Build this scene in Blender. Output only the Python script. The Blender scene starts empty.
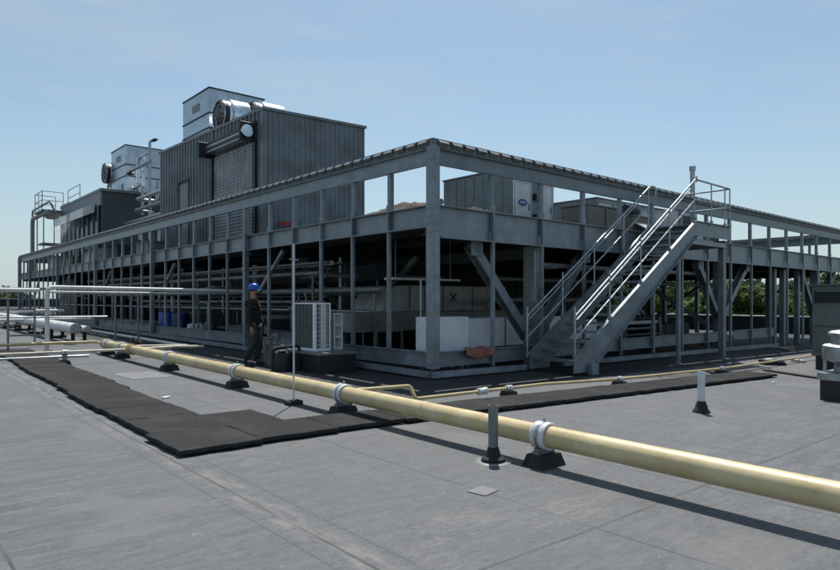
import bpy, math, random
from mathutils import Vector, Matrix
random.seed(7)
SC = bpy.context.scene
COL = SC.collection
def gz(x, y): return -0.012*x + 0.008*y

# ------------------------------------------------------------------ materials
def new_mat(name):
    m = bpy.data.materials.new(name); m.use_nodes = True
    return m, m.node_tree.nodes, m.node_tree.links, m.node_tree.nodes['Principled BSDF']
def noise(N, L, vec, scale, detail=4, rough=.6):
    n = N.new('ShaderNodeTexNoise'); n.inputs['Scale'].default_value = scale
    n.inputs['Detail'].default_value = detail; n.inputs['Roughness'].default_value = rough
    L.new(vec, n.inputs['Vector']); return n.outputs['Fac']
def ramp(N, L, fac, stops):
    r = N.new('ShaderNodeValToRGB'); e = r.color_ramp.elements
    e[0].position, e[0].color = stops[0][0], (*stops[0][1], 1)
    e[1].position, e[1].color = stops[-1][0], (*stops[-1][1], 1)
    for p, c in stops[1:-1]:
        x = e.new(p); x.color = (*c, 1)
    L.new(fac, r.inputs['Fac']); return r.outputs['Color']
def g3(v): return (v, v, v)
def mixc(N, L, fac, a, b, mode='MIX'):
    m = N.new('ShaderNodeMix'); m.data_type = 'RGBA'; m.blend_type = mode
    if hasattr(fac, 'is_linked'): L.new(fac, m.inputs[0])
    else: m.inputs[0].default_value = fac
    for s, v in ((6, a), (7, b)):
        if hasattr(v, 'is_linked'): L.new(v, m.inputs[s])
        else: m.inputs[s].default_value = (*v, 1)
    return m.outputs[2]
def maprange(N, L, v, a, b, c=0, d=1):
    m = N.new('ShaderNodeMapRange'); L.new(v, m.inputs[0])
    for i, x in zip((1, 2, 3, 4), (a, b, c, d)): m.inputs[i].default_value = x
    return m.outputs[0]
def scaled(N, L, vec, s, rot=(0, 0, 0)):
    m = N.new('ShaderNodeMapping'); m.inputs['Scale'].default_value = s; m.inputs['Rotation'].default_value = rot
    L.new(vec, m.inputs['Vector']); return m.outputs[0]
def wpos(N): return N.new('ShaderNodeNewGeometry').outputs['Position']
def bump(N, L, B, h, strength, dist):
    b = N.new('ShaderNodeBump'); b.inputs['Strength'].default_value = strength; b.inputs['Distance'].default_value = dist
    L.new(h, b.inputs['Height']); L.new(b.outputs[0], B.inputs['Normal'])

def worn(name, base, dark=None, light=None, rough=.5, metal=0., scale=3., streak=True, bmp=.15, rust=0., vary=.0, grime=1.):
    """paint or metal with blotches, vertical streaks and fine grain"""
    m, N, L, B = new_mat(name)
    dark = dark or tuple(c*.68 for c in base); light = light or tuple(min(1, c*1.35) for c in base)
    p = wpos(N)
    a = noise(N, L, p, scale, 6, .65)
    c = ramp(N, L, a, [(.36, dark), (.5, base), (.64, light)])
    if streak:
        s = noise(N, L, scaled(N, L, p, (9, 9, .5)), 1.3, 4, .6)
        c = mixc(N, L, maprange(N, L, s, .50, .66, 0, .5*grime), c, dark)
        s2 = noise(N, L, scaled(N, L, p, (26, 26, 1.1)), 1.1, 3, .6)
        c = mixc(N, L, maprange(N, L, s2, .53, .66, 0, .35*grime), c, light)
    f = noise(N, L, p, 60, 2, .5)
    c = mixc(N, L, maprange(N, L, f, .38, .64, 0, .34*grime), c, light)
    f2 = noise(N, L, p, 21, 3, .6)
    c = mixc(N, L, maprange(N, L, f2, .5, .66, 0, .4*grime), c, dark)
    if rust:
        r = noise(N, L, p, 5.5, 5, .7)
        c = mixc(N, L, maprange(N, L, r, .61, .68, 0, rust), c, (.12, .055, .025))
    oi = N.new('ShaderNodeObjectInfo'); hs = N.new('ShaderNodeHueSaturation')
    L.new(maprange(N, L, oi.outputs['Random'], 0, 1, 1-vary, 1+vary), hs.inputs['Value']); L.new(c, hs.inputs['Color']); c = hs.outputs[0]
    L.new(c, B.inputs['Base Color'])
    rr = maprange(N, L, a, .3, .7, max(.05, rough-.1), min(1, rough+.12)); L.new(rr, B.inputs['Roughness'])
    B.inputs['Metallic'].default_value = metal
    if bmp: bump(N, L, B, noise(N, L, p, 25, 3, .6), bmp, .004)
    return m

M = {}
M['steel'] = worn('painted_steel', (.188, .218, .243), vary=.16, grime=.7, rough=.42, metal=.25, scale=2.2, rust=.35)
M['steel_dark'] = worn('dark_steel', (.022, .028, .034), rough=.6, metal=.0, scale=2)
M['galv'] = worn('galvanised_steel', (.33, .36, .38), rough=.36, metal=.8, scale=9)
M['galv_dull'] = worn('weathered_galvanised', (.20, .215, .22), rough=.5, metal=.5, scale=6, rust=.25)
M['bright'] = worn('bright_sheet_metal', (.62, .66, .70), rough=.22, metal=.95, scale=2, bmp=.05, streak=False)
M['fan_alu'] = worn('spun_aluminium', (.42, .44, .46), rough=.42, metal=.7, scale=3)
M['white_clean'] = worn('clean_white_sheet', (.82, .83, .86), dark=(.70, .71, .74), light=(.86, .87, .9), rough=.45, scale=1.5, grime=.3)
M['tower'] = worn('tower_panels', (.42, .47, .52), rough=.32, metal=.75, scale=1.2, bmp=.05)
M['siding'] = worn('grey_siding', (.168, .188, .205), grime=.45, rough=.5, metal=.1, scale=1.1, bmp=0.03)
M['door_slats'] = worn('door_slats', (.34, .36, .38), grime=.4, rough=.5, metal=.1, scale=1.5, bmp=0)
M['black'] = worn('black_rubber', (.016, .016, .017), light=(.035, .035, .036), rough=.85, scale=7, streak=False)
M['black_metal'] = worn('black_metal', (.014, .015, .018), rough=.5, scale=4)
M['white'] = worn('white_painted_metal', (.66, .67, .68), dark=(.5, .5, .5), light=(.76, .76, .76), rough=.45, scale=2)
M['white_duct'] = worn('white_jacketed_duct', (.74, .75, .79), light=(.82, .83, .86), rough=.55, scale=1.5)
M['cream_pipe'] = worn('cream_pipe_paint', (.57, .45, .235), dark=(.47, .36, .17), light=(.64, .53, .32), rough=.42, scale=2.6, streak=False, bmp=.25, rust=.12, grime=.7)
M['pale_pipe'] = worn('pale_cream_pipe', (.60, .54, .42), rough=.5, scale=3, streak=False)
M['white_pipe'] = worn('white_pipe_paint', (.68, .68, .66), dark=(.5, .5, .48), light=(.78, .78, .76), rough=.5, scale=3, streak=False)
M['pvc'] = worn('pale_pvc', (.62, .65, .70), dark=(.5, .53, .58), light=(.7, .73, .78), rough=.4, scale=6, streak=False)
M['plenum'] = worn('dusty_plenum_sheet', (.42, .42, .41), rough=.5, metal=.2, scale=2)
M['tan'] = worn('tan_sheet_metal', (.20, .19, .168), rough=.5, metal=.2, scale=1.5)
M['unit_grey'] = worn('grey_unit_paint', (.20, .22, .22), rough=.5, scale=1.5, bmp=.05)
M['rtu_green'] = worn('grey_green_unit_paint', (.115, .145, .130), dark=(.085, .11, .10), light=(.15, .18, .165), rough=.5, scale=1.4, bmp=.05)
M['penthouse'] = worn('dark_penthouse', (.05, .058, .066), rough=.55, scale=1)
M['coil'] = worn('coil_fins', (.10, .105, .10), rough=.6, metal=.3, scale=12)
M['blue'] = worn('blue_plastic', (.012, .075, .42), rough=.35, scale=4, streak=False, bmp=0)
M['blue_paint'] = worn('blue_marking', (.03, .10, .25), rough=.4, scale=4, streak=False, bmp=0)
M['red'] = worn('red_paint', (.35, .03, .02), rough=.5, scale=4, streak=False)
M['wood'] = worn('weathered_wood', (.32, .25, .17), rough=.8, scale=5, streak=False)
M['rag'] = worn('brown_cloth', (.26, .10, .07), dark=(.12, .05, .04), light=(.34, .15, .10), rough=.95, scale=14, streak=False)
M['tarp'] = worn('brown_tarp', (.05, .033, .026), rough=.9, scale=5, streak=False)
M['skin'] = worn('skin', (.36, .19, .12), rough=.6, scale=10, streak=False, bmp=0)
M['shirt'] = worn('black_cloth', (.010, .010, .012), light=(.02, .02, .022), rough=.95, scale=6, streak=False)
M['trousers'] = worn('dark_grey_cloth', (.035, .037, .035), rough=.95, scale=6, streak=False)
M['glass'] = worn('dark_glass', (.02, .05, .08), rough=.12, scale=.6, streak=True, bmp=0)

def mat_roof():
    m, N, L, B = new_mat('roof_membrane')
    p = wpos(N)
    st = noise(N, L, scaled(N, L, p, (.55, 3.2, 1), (0, 0, .25)), 2.4, 7, .68)
    c = ramp(N, L, st, [(.34, (.062, .066, .073)), (.5, (.105, .109, .116)), (.66, (.160, .163, .168))])
    big = noise(N, L, p, .16, 4, .55)
    c = mixc(N, L, maprange(N, L, big, .35, .68, 0, .45), c, (.120, .124, .132))
    sc = noise(N, L, scaled(N, L, p, (9, 26, 1), (0, 0, .5)), 1.2, 4, .75)
    c = mixc(N, L, maprange(N, L, sc, .53, .68, 0, .42), c, (.21, .21, .215))
    fi = noise(N, L, p, 95, 2, .6)
    sv = noise(N, L, scaled(N, L, p, (1.3, 15, 1), (0, 0, -.55)), 1.6, 5, .72)
    c = mixc(N, L, maprange(N, L, sv, .51, .64, 0, .36), c, (.175, .182, .192))
    sw = noise(N, L, scaled(N, L, p, (2.2, 7, 1), (0, 0, -.8)), 2.6, 6, .75)
    c = mixc(N, L, maprange(N, L, sw, .50, .64, 0, .45), c, (.050, .055, .063))
    c = mixc(N, L, maprange(N, L, fi, .40, .62, 0, .22), c, (.055, .06, .068))
    gr = noise(N, L, p, 38, 3, .7)
    c = mixc(N, L, maprange(N, L, gr, .50, .62, 0, .20), c, (.19, .192, .196))
    spk = noise(N, L, p, 13, 3, .6)
    c = mixc(N, L, maprange(N, L, spk, .70, .74, 0, .45), c, (.30, .295, .28))
    dr = noise(N, L, p, 1.7, 6, .75)
    c = mixc(N, L, maprange(N, L, dr, .56, .66, 0, .38), c, (.058, .058, .060))
    # dried puddles, dusty
    pu = noise(N, L, p, .75, 5, .55)
    c = mixc(N, L, maprange(N, L, pu, .58, .64, 0, .30), c, (.19, .185, .18))
    ring = N.new('ShaderNodeMath'); ring.operation = 'PINGPONG'; L.new(pu, ring.inputs[0]); ring.inputs[1].default_value = .055
    c = mixc(N, L, maprange(N, L, ring.outputs[0], .050, .055, 0, .08), c, (.22, .215, .2))
    # membrane seams: laps along y every 3 m, end laps across
    sep = N.new('ShaderNodeSeparateXYZ')
    wob = noise(N, L, p, .6, 2, .5)
    L.new(p, sep.inputs[0])
    def line(src, period, offset, width, soft):
        a = N.new('ShaderNodeMath'); a.operation = 'ADD'; L.new(src, a.inputs[0])
        w = N.new('ShaderNodeMath'); w.operation = 'MULTIPLY_ADD'; L.new(wob, w.inputs[0]); w.inputs[1].default_value = .09; w.inputs[2].default_value = offset
        L.new(w.outputs[0], a.inputs[1])
        pp = N.new('ShaderNodeMath'); pp.operation = 'PINGPONG'; L.new(a.outputs[0], pp.inputs[0]); pp.inputs[1].default_value = period/2
        return maprange(N, L, pp.outputs[0], width, width+soft, 1, 0), pp.outputs[0]
    l1, d1 = line(sep.outputs[0], 1.52, .02, .007, .007)
    l2, d2 = line(sep.outputs[1], 7.4, -.75, .008, .008)
    mx = N.new('ShaderNodeMath'); mx.operation = 'MAXIMUM'; L.new(l1, mx.inputs[0]); L.new(l2, mx.inputs[1])
    brk = maprange(N, L, noise(N, L, p, 1.6, 3, .6), .38, .55, .45, .95)
    mm = N.new('ShaderNodeMath'); mm.operation = 'MULTIPLY'; L.new(mx.outputs[0], mm.inputs[0]); L.new(brk, mm.inputs[1])
    # dusty pale band worn along one lap
    ab = N.new('ShaderNodeMath'); ab.operation = 'ADD'; L.new(sep.outputs[0], ab.inputs[0]); ab.inputs[1].default_value = 6.12
    ab2 = N.new('ShaderNodeMath'); ab2.operation = 'ABSOLUTE'; L.new(ab.outputs[0], ab2.inputs[0])
    wide = maprange(N, L, ab2.outputs[0], .08, .15, 1, 0)
    pn = maprange(N, L, noise(N, L, scaled(N, L, p, (3.5, 1.1, 1)), 2.6, 7, .75), .46, .62, .0, .62)
    wm = N.new('ShaderNodeMath'); wm.operation = 'MULTIPLY'; L.new(wide, wm.inputs[0]); L.new(pn, wm.inputs[1])
    e2 = N.new('ShaderNodeMath'); e2.operation = 'SUBTRACT'; L.new(ab2.outputs[0], e2.inputs[0]); e2.inputs[1].default_value = .19
    e3 = N.new('ShaderNodeMath'); e3.operation = 'ABSOLUTE'; L.new(e2.outputs[0], e3.inputs[0])
    c = mixc(N, L, maprange(N, L, e3.outputs[0], .006, .014, .45, 0), c, (.045, .046, .05))
    st2 = noise(N, L, p, 1.05, 3, .5)
    brk2 = maprange(N, L, noise(N, L, scaled(N, L, p, (3, 9, 1), (0, 0, .4)), 2.2, 6, .75), .42, .62, .0, 1)
    q1 = N.new('ShaderNodeMath'); q1.operation = 'MULTIPLY'; L.new(maprange(N, L, st2, .60, .70, 0, .38), q1.inputs[0]); L.new(brk2, q1.inputs[1])
    c = mixc(N, L, q1.outputs[0], c, (.27, .255, .225))
    rg = N.new('ShaderNodeMath'); rg.operation = 'SUBTRACT'; L.new(st2, rg.inputs[0]); rg.inputs[1].default_value = .615
    rg2 = N.new('ShaderNodeMath'); rg2.operation = 'ABSOLUTE'; L.new(rg.outputs[0], rg2.inputs[0])
    q2 = N.new('ShaderNodeMath'); q2.operation = 'MULTIPLY'; L.new(maprange(N, L, rg2.outputs[0], .002, .007, .30, 0), q2.inputs[0]); L.new(brk2, q2.inputs[1])
    c = mixc(N, L, q2.outputs[0], c, (.26, .245, .21))
    c = mixc(N, L, wm.outputs[0], c, (.235, .22, .20))
    c = mixc(N, L, mm.outputs[0], c, (.05, .052, .056))
    # roof colour mixed to near-black round the platform, ragged edge
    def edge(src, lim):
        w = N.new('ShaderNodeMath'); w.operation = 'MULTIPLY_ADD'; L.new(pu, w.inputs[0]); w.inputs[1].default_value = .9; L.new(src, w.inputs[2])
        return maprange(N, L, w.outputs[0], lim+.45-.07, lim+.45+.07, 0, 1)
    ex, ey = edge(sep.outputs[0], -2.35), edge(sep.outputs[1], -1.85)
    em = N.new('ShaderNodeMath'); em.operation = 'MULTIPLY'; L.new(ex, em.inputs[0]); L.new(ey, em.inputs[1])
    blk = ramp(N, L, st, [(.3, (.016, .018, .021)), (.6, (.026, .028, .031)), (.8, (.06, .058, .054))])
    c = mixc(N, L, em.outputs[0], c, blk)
    c = mixc(N, L, 1.0, c, (.875, .88, .885), 'MULTIPLY')
    L.new(c, B.inputs['Base Color'])
    L.new(maprange(N, L, st, .3, .7, .62, .86), B.inputs['Roughness'])
    b1 = N.new('ShaderNodeMath'); b1.operation = 'MULTIPLY_ADD'; L.new(st, b1.inputs[0]); b1.inputs[1].default_value = 1.4; L.new(fi, b1.inputs[2])
    bump(N, L, B, b1.outputs[0], .5, .006)
    return m
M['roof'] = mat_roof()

def mat_pad():
    m, N, L, B = new_mat('recycled_rubber')
    p = wpos(N)
    f = noise(N, L, p, 105, 3, .75)
    c = ramp(N, L, f, [(.38, (.012, .012, .013)), (.54, (.027, .027, .028)), (.66, (.085, .085, .083))])
    b = noise(N, L, p, 1.4, 5, .6)
    c = mixc(N, L, maprange(N, L, b, .46, .62, 0, .6), c, (.052, .050, .046))
    L.new(c, B.inputs['Base Color']); B.inputs['Roughness'].default_value = .95; B.inputs['Specular IOR Level'].default_value = .2
    bump(N, L, B, f, .3, .003); return m
M['pad'] = mat_pad()

def mat_leaf(name, a, b, c3):
    m, N, L, B = new_mat(name)
    oi = N.new('ShaderNodeObjectInfo')
    p = wpos(N)
    n = noise(N, L, p, .55, 4, .7)
    c = ramp(N, L, n, [(.3, a), (.5, b), (.72, c3)])
    hs = N.new('ShaderNodeHueSaturation'); L.new(c, hs.inputs['Color'])
    L.new(maprange(N, L, oi.outputs['Random'], 0, 1, .75, 1.25), hs.inputs['Value'])
    L.new(maprange(N, L, oi.outputs['Random'], 0, 1, .485, .515), hs.inputs['Hue'])
    L.new(hs.outputs[0], B.inputs['Base Color']); B.inputs['Roughness'].default_value = .7
    tr = N.new('ShaderNodeBsdfTranslucent'); L.new(hs.outputs[0], tr.inputs['Color'])
    mx = N.new('ShaderNodeMixShader'); mx.inputs[0].default_value = .35
    L.new(B.outputs[0], mx.inputs[1]); L.new(tr.outputs[0], mx.inputs[2])
    L.new(mx.outputs[0], N['Material Output'].inputs['Surface'])
    return m
M['leaf'] = mat_leaf('deciduous_leaves', (.045, .075, .018), (.09, .135, .03), (.16, .20, .05))
M['leaf_dark'] = mat_leaf('dark_leaves', (.03, .055, .018), (.06, .095, .03), (.10, .14, .045))
M['bark'] = worn('bark', (.07, .055, .04), rough=.9, scale=5)

def mat_ground():
    m, N, L, B = new_mat('meadow')
    p = wpos(N); n = noise(N, L, p, .03, 6, .7)
    L.new(ramp(N, L, n, [(.3, (.04, .06, .02)), (.5, (.07, .09, .035)), (.7, (.12, .12, .06))]), B.inputs['Base Color'])
    B.inputs['Roughness'].default_value = .95; return m
M['ground'] = mat_ground()

# ------------------------------------------------------------------ mesh helpers
class MB:
    def __init__(s): s.v = []; s.f = []; s.sm = []
    def add(s, vs, fs, smooth=False):
        o = len(s.v); s.v += [tuple(v) for v in vs]
        for f in fs: s.f.append(tuple(i+o for i in f)); s.sm.append(smooth)
    def box(s, x0, x1, y0, y1, z0, z1, rot=None, org=None):
        vs = [Vector((x, y, z)) for z in (z0, z1) for x, y in ((x0, y0), (x1, y0), (x1, y1), (x0, y1))]
        if rot is not None:
            o = Vector(org or ((x0+x1)/2, (y0+y1)/2, (z0+z1)/2)); vs = [o + rot @ (v-o) for v in vs]
        s.add(vs, [(3, 2, 1, 0), (4, 5, 6, 7), (0, 1, 5, 4), (1, 2, 6, 5), (2, 3, 7, 6), (3, 0, 4, 7)])
        return s
    def cbox(s, x0, x1, y0, y1, z0, z1, b=.01):
        """box with chamfered vertical and top edges"""
        a = [(x0+b, y0), (x1-b, y0), (x1, y0+b), (x1, y1-b), (x1-b, y1), (x0+b, y1), (x0, y1-b), (x0, y0+b)]
        cx, cy = (x0+x1)/2, (y0+y1)/2
        inn = [(cx+(x-cx)*(1-b/abs(x1-cx)), cy+(y-cy)*(1-b/abs(y1-cy))) for x, y in a]
        vs = [(x, y, z0) for x, y in a]+[(x, y, z1-b) for x, y in a]+[(x, y, z1) for x, y in inn]
        fs = [tuple(range(7, -1, -1)), tuple(range(16, 24))]
        for k in (0, 8):
            for i in range(8): j = (i+1) % 8; fs.append((k+i, k+j, k+8+j, k+8+i))
        s.add(vs, fs); return s
    def beam(s, a, b, w, h, up=(0, 0, 1)):
        """rectangular bar between two points"""
        a, b = Vector(a), Vector(b); d = (b-a).normalized(); u = Vector(up)
        if abs(d.dot(u)) > .98: u = Vector((0, 1, 0))
        sd = d.cross(u).normalized(); u = sd.cross(d).normalized()
        vs = [p+sd*i*w/2+u*j*h/2 for p in (a, b) for i, j in ((-1, -1), (1, -1), (1, 1), (-1, 1))]
        s.add(vs, [(3, 2, 1, 0), (4, 5, 6, 7), (0, 1, 5, 4), (1, 2, 6, 5), (2, 3, 7, 6), (3, 0, 4, 7)]); return s
    def ibeam(s, a, b, w, h, t=.018, up=(0, 0, 1)):
        a, b = Vector(a), Vector(b); d = (b-a).normalized(); u = Vector(up)
        if abs(d.dot(u)) > .98: u = Vector((0, 1, 0))
        sd = d.cross(u).normalized(); u = sd.cross(d).normalized()
        for k in (-1, 1): s.beam(a+u*k*(h/2-t/2), b+u*k*(h/2-t/2), w, t, u)
        s.beam(a, b, t, h-2*t-.002, u); return s
    def tube(s, pts, r, n=10, caps=True, smooth=True):
        pts = [Vector(p) for p in pts]
        rs = r if isinstance(r, (list, tuple)) else [r]*len(pts)
        rings = []; prev = None
        for i, p in enumerate(pts):
            if i == 0: d = pts[1]-p
            elif i == len(pts)-1: d = p-pts[i-1]
            else: d = (pts[i+1]-p).normalized()+(p-pts[i-1]).normalized()
            d = d.normalized()
            if prev is None:
                u = Vector((0, 0, 1)) if abs(d.z) < .9 else Vector((1, 0, 0))
            else: u = prev
            sd = d.cross(u).normalized(); u = sd.cross(d).normalized(); prev = u
            k = 1.
            if 0 < i < len(pts)-1:
                c = max(.5, ((pts[i+1]-p).normalized().dot(d))); k = 1/c if c < .99 else 1.
                k = min(k, 1.3)
            rings.append([p+(sd*math.cos(2*math.pi*j/n)+u*math.sin(2*math.pi*j/n))*rs[i] for j in range(n)])
        vs = [v for q in rings for v in q]; fs = []
        for i in range(len(pts)-1):
            for j in range(n):
                k = (j+1) % n; fs.append((i*n+j, i*n+k, (i+1)*n+k, (i+1)*n+j))
        s.add(vs, fs, smooth)
        if caps:
            o = len(s.v)-len(vs)
            s.f.append(tuple(o+j for j in range(n-1, -1, -1))); s.sm.append(False)
            s.f.append(tuple(o+(len(pts)-1)*n+j for j in range(n))); s.sm.append(False)
        return s
    def lathe(s, prof, n=20, c=(0, 0, 0), axis='z', smooth=True):
        vs = []
        for r, z in prof:
            for j in range(n):
                a = 2*math.pi*j/n; x, y = r*math.cos(a), r*math.sin(a)
                p = (x, y, z) if axis == 'z' else ((z, x, y) if axis == 'x' else (x, z, y))
                vs.append((p[0]+c[0], p[1]+c[1], p[2]+c[2]))
        fs = []
        for i in range(len(prof)-1):
            for j in range(n):
                k = (j+1) % n; fs.append((i*n+j, i*n+k, (i+1)*n+k, (i+1)*n+j))
        s.add(vs, fs, smooth)
        return s
    def build(s, name, mat, parent=None, loc=None):
        me = bpy.data.meshes.new(name); me.from_pydata(s.v, [], s.f); me.update()
        me.polygons.foreach_set('use_smooth', s.sm)
        me.materials.append(M[mat] if isinstance(mat, str) else mat)
        o = bpy.data.objects.new(name, me); COL.objects.link(o)
        if parent is not None: o.parent = parent
        if loc: o.location = loc
        if any(s.sm):
            try:
                md = o.modifiers.new('edge', 'EDGE_SPLIT'); md.split_angle = math.radians(42)
            except Exception: pass
        return o
def arc(c, a, b, n=6):
    """quarter bend round corner c from a to b (quadratic)"""
    c, a, b = Vector(c), Vector(a), Vector(b)
    return [a*(1-t)**2+c*2*t*(1-t)+b*t*t for t in [i/n for i in range(n+1)]]
def bent(pts, rad):
    """polyline with rounded corners"""
    pts = [Vector(p) for p in pts]; out = [pts[0]]
    for i in range(1, len(pts)-1):
        p = pts[i]; a = p+(pts[i-1]-p).normalized()*rad; b = p+(pts[i+1]-p).normalized()*rad
        out += arc(p, a, b)
    return out+[pts[-1]]
def tag(o, label=None, cat=None, group=None, kind=None):
    if label: o['label'] = label
    if cat: o['category'] = cat
    if group: o['group'] = group
    if kind: o['kind'] = kind
    return o
def thing(name, label, cat, loc=(0, 0, 0), rz=0, group=None):
    o = bpy.data.objects.new(name, None); COL.objects.link(o); o.empty_display_size = .2
    o.location = loc; o.rotation_euler = (0, 0, rz); return tag(o, label, cat, group)
def copy_tree(o, parent=None):
    c = o.copy(); COL.objects.link(c); c.parent = parent
    for ch in list(o.children): copy_tree(ch, c)
    return c
def X(a, b): return Vector((a, b, 0))
def RZ(a): return Matrix.Rotation(a, 3, 'Z')
def RX(a): return Matrix.Rotation(a, 3, 'X')
def RY(a): return Matrix.Rotation(a, 3, 'Y')

# ------------------------------------------------------------------ setting
def roof_sheet():
    b = MB(); xs = [-60, 30]; ys = [-40, 90]
    nx, ny = 30, 40; vs = []; fs = []
    for j in range(ny+1):
        for i in range(nx+1):
            x = -60+90*i/nx; y = -40+130*j/ny
            vs.append((x, y, gz(x, y)))
    for j in range(ny):
        for i in range(nx):
            a = j*(nx+1)+i; fs.append((a, a+1, a+nx+2, a+nx+1))
    b.add(vs, fs, False)
    # slab sides down
    o = len(b.v)
    c = [(-60, -40), (30, -40), (30, 90), (-60, 90)]
    b.v += [(x, y, gz(x, y)) for x, y in c]+[(x, y, -9.2) for x, y in c]
    for i in range(4):
        j = (i+1) % 4; b.f.append((o+j, o+i, o+4+i, o+4+j)); b.sm.append(False)
    return b
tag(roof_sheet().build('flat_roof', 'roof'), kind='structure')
g = MB(); g.add([(-3000, -3000, -9), (3000, -3000, -9), (3000, 3000, -9), (-3000, 3000, -9)], [(0, 1, 2, 3)])
tag(g.build('ground', 'ground'), kind='structure')

def parapet(label, x0, x1, y0, y1, h=.72):
    z = min(gz(x0, y0), gz(x1, y1))-.3
    t = thing('roof_parapet', label, 'parapet', ((x0+x1)/2, (y0+y1)/2, z))
    cx, cy = (x0+x1)/2, (y0+y1)/2
    zt = gz(cx, cy)+h-z
    MB().box(x0-cx, x1-cx, y0-cy, y1-cy, 0, zt).build('wall', 'black', t)
    MB().box(x0-cx-.06, x1-cx+.06, y0-cy-.06, y1-cy+.06, zt+.002, zt+.07).build('coping', 'white_pipe', t)
parapet('low black roof parapet with bright metal coping in front of the trees', 29.6, 30.0, -40, 90)
parapet('far end roof parapet with metal coping beyond the left pipes', -60, 29.4, 89.5, 89.9)

# ------------------------------------------------------------------ raised steel platform
P = thing('equipment_platform', 'long raised grey steel platform framework with open screen posts round its edge', 'steel platform', (0, 0, 0))
LY, LX = 42.9, 25.92
SX, SY = 1.62, 1.30
NX, NY = 16, 33
# corrugated deck
dk = MB()
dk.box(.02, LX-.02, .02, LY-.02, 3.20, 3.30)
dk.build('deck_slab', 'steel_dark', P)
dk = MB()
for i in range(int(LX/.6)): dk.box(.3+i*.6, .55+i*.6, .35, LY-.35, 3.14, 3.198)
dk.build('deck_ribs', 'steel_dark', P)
# perimeter deck beams (channel: web + flanges) on the four sides
def side_channel(a, b, out, z0, z1, fl=.10, t=.02):
    """channel section with its back inward, flanges outward. out=(ox,oy)"""
    m = MB(); a = Vector((*a, 0)); b = Vector((*b, 0)); o = Vector((*out, 0))
    def slab(o0, o1, za, zb):
        vs = [a+o*o0, b+o*o0, b+o*o1, a+o*o1]
        m.add([v+Vector((0, 0, z)) for z in (za, zb) for v in vs], [(3, 2, 1, 0), (4, 5, 6, 7), (0, 1, 5, 4), (1, 2, 6, 5), (2, 3, 7, 6), (3, 0, 4, 7)])
    slab(-t, 0, z0, z1); slab(.0005, fl, z1-t, z1-.0005); slab(.0005, fl, z0+.0005, z0+t)
    return m
# front (right-hand) facade y=0 and side facade x=0
side_channel((.12, 0), (LX-.1, 0), (0, -1), 2.70, 3.33).build('deck_beam', 'steel', P)
side_channel((0, .12), (0, LY-.1), (-1, 0), 2.90, 3.33).build('deck_beam', 'steel', P)
side_channel((LX, .12), (LX, LY), (1, 0), 2.80, 3.33).build('deck_beam', 'steel', P)
side_channel((.12, LY), (LX-.1, LY), (0, 1), 2.80, 3.33).build('deck_beam', 'steel', P)
side_channel((.13, 0), (LX-.1, 0), (0, -1), 4.11, 4.43, .08).build('top_rail', 'steel', P)
side_channel((0, .13), (0, LY-.1), (-1, 0), 4.11, 4.43, .08).build('top_rail', 'steel', P)
side_channel((LX, .13), (LX, LY), (1, 0), 4.11, 4.43, .08).build('top_rail', 'steel', P)
side_channel((.13, LY), (LX-.1, LY), (0, 1), 4.11, 4.43, .08).build('top_rail', 'steel', P)
# corrugated metal cap on the top rail
def cap(axis, length, fixed, out, inner=.22):
    m = MB(); n = int(length/.36)
    def pt(u, o, z):
        return (u, fixed+out*o, z) if axis == 'x' else (fixed+out*o, u, z)
    def slab(u0, u1, o0, o1, z0, z1, slope=0):
        vs = [pt(u0, o0, z0), pt(u1, o0, z0), pt(u1, o1, z0), pt(u0, o1, z0), pt(u0, o0, z1), pt(u1, o0, z1), pt(u1, o1, z1-slope), pt(u0, o1, z1-slope)]
        m.add(vs, [(3, 2, 1, 0), (4, 5, 6, 7), (0, 1, 5, 4), (1, 2, 6, 5), (2, 3, 7, 6), (3, 0, 4, 7)])
    slab(-.1, length+.1, -inner, .086, 4.44, 4.56)
    slab(-.1, length+.1, -inner-.01, .112, 4.561, 4.585)
    for i in range(n):
        u = i*.36+random.uniform(-.006, .006); j = random.uniform(-.006, .006)
        # flute nose, sloping down and out so that it catches the sun
        vs = [pt(u+.02, .113, 4.574), pt(u+.285, .113, 4.574), pt(u+.275, .178+j*.5, 4.505), pt(u+.03, .178+j*.5, 4.505),
              pt(u+.03, .087, 4.45), pt(u+.275, .087, 4.45)]
        m.add(vs, [(0, 1, 2, 3), (3, 2, 5, 4), (0, 3, 4), (1, 5, 2)])
    return m
cap('x', LX, 0, -1).build('corrugated_cap', 'galv_dull', P)
cap('y', LY, 0, -1).build('corrugated_cap', 'galv_dull', P)
cap('y', LY, LX, 1).build('corrugated_cap', 'galv_dull', P)
cap('x', LX, LY, 1).build('corrugated_cap', 'galv_dull', P)
# corner post: tall square tube with bolted plates
def col_box(x, y, z0, z1, w, name='column', mat='steel'):
    m = MB(); m.cbox(-w/2, w/2, -w/2, w/2, z0, z1, .012)
    return m.build(name, mat, P, (x, y, 0))
m = MB(); m.cbox(-.1, .1, -.1, .1, .19, 4.435, .012)
for z in (.28, .42, 2.8, 2.95, 3.1, 3.25, 4.18, 4.36):
    for k in (-.055, .055):
        m.lathe([(0, -.012), (.014, -.012), (.014, .001)], 6, (k, -.1002, z), 'y', False); m.lathe([(0, -.012), (.014, -.012), (.014, .001)], 6, (-.1002, k, z), 'x', False)
m.build('corner_post', 'steel', P, (-.06, -.06, 0))
for x, y in ((LX, -.06), (-.06, LY), (LX, LY)): col_box(x, y, gz(x, y)-.02, 4.435, .2, 'corner_post')
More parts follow.
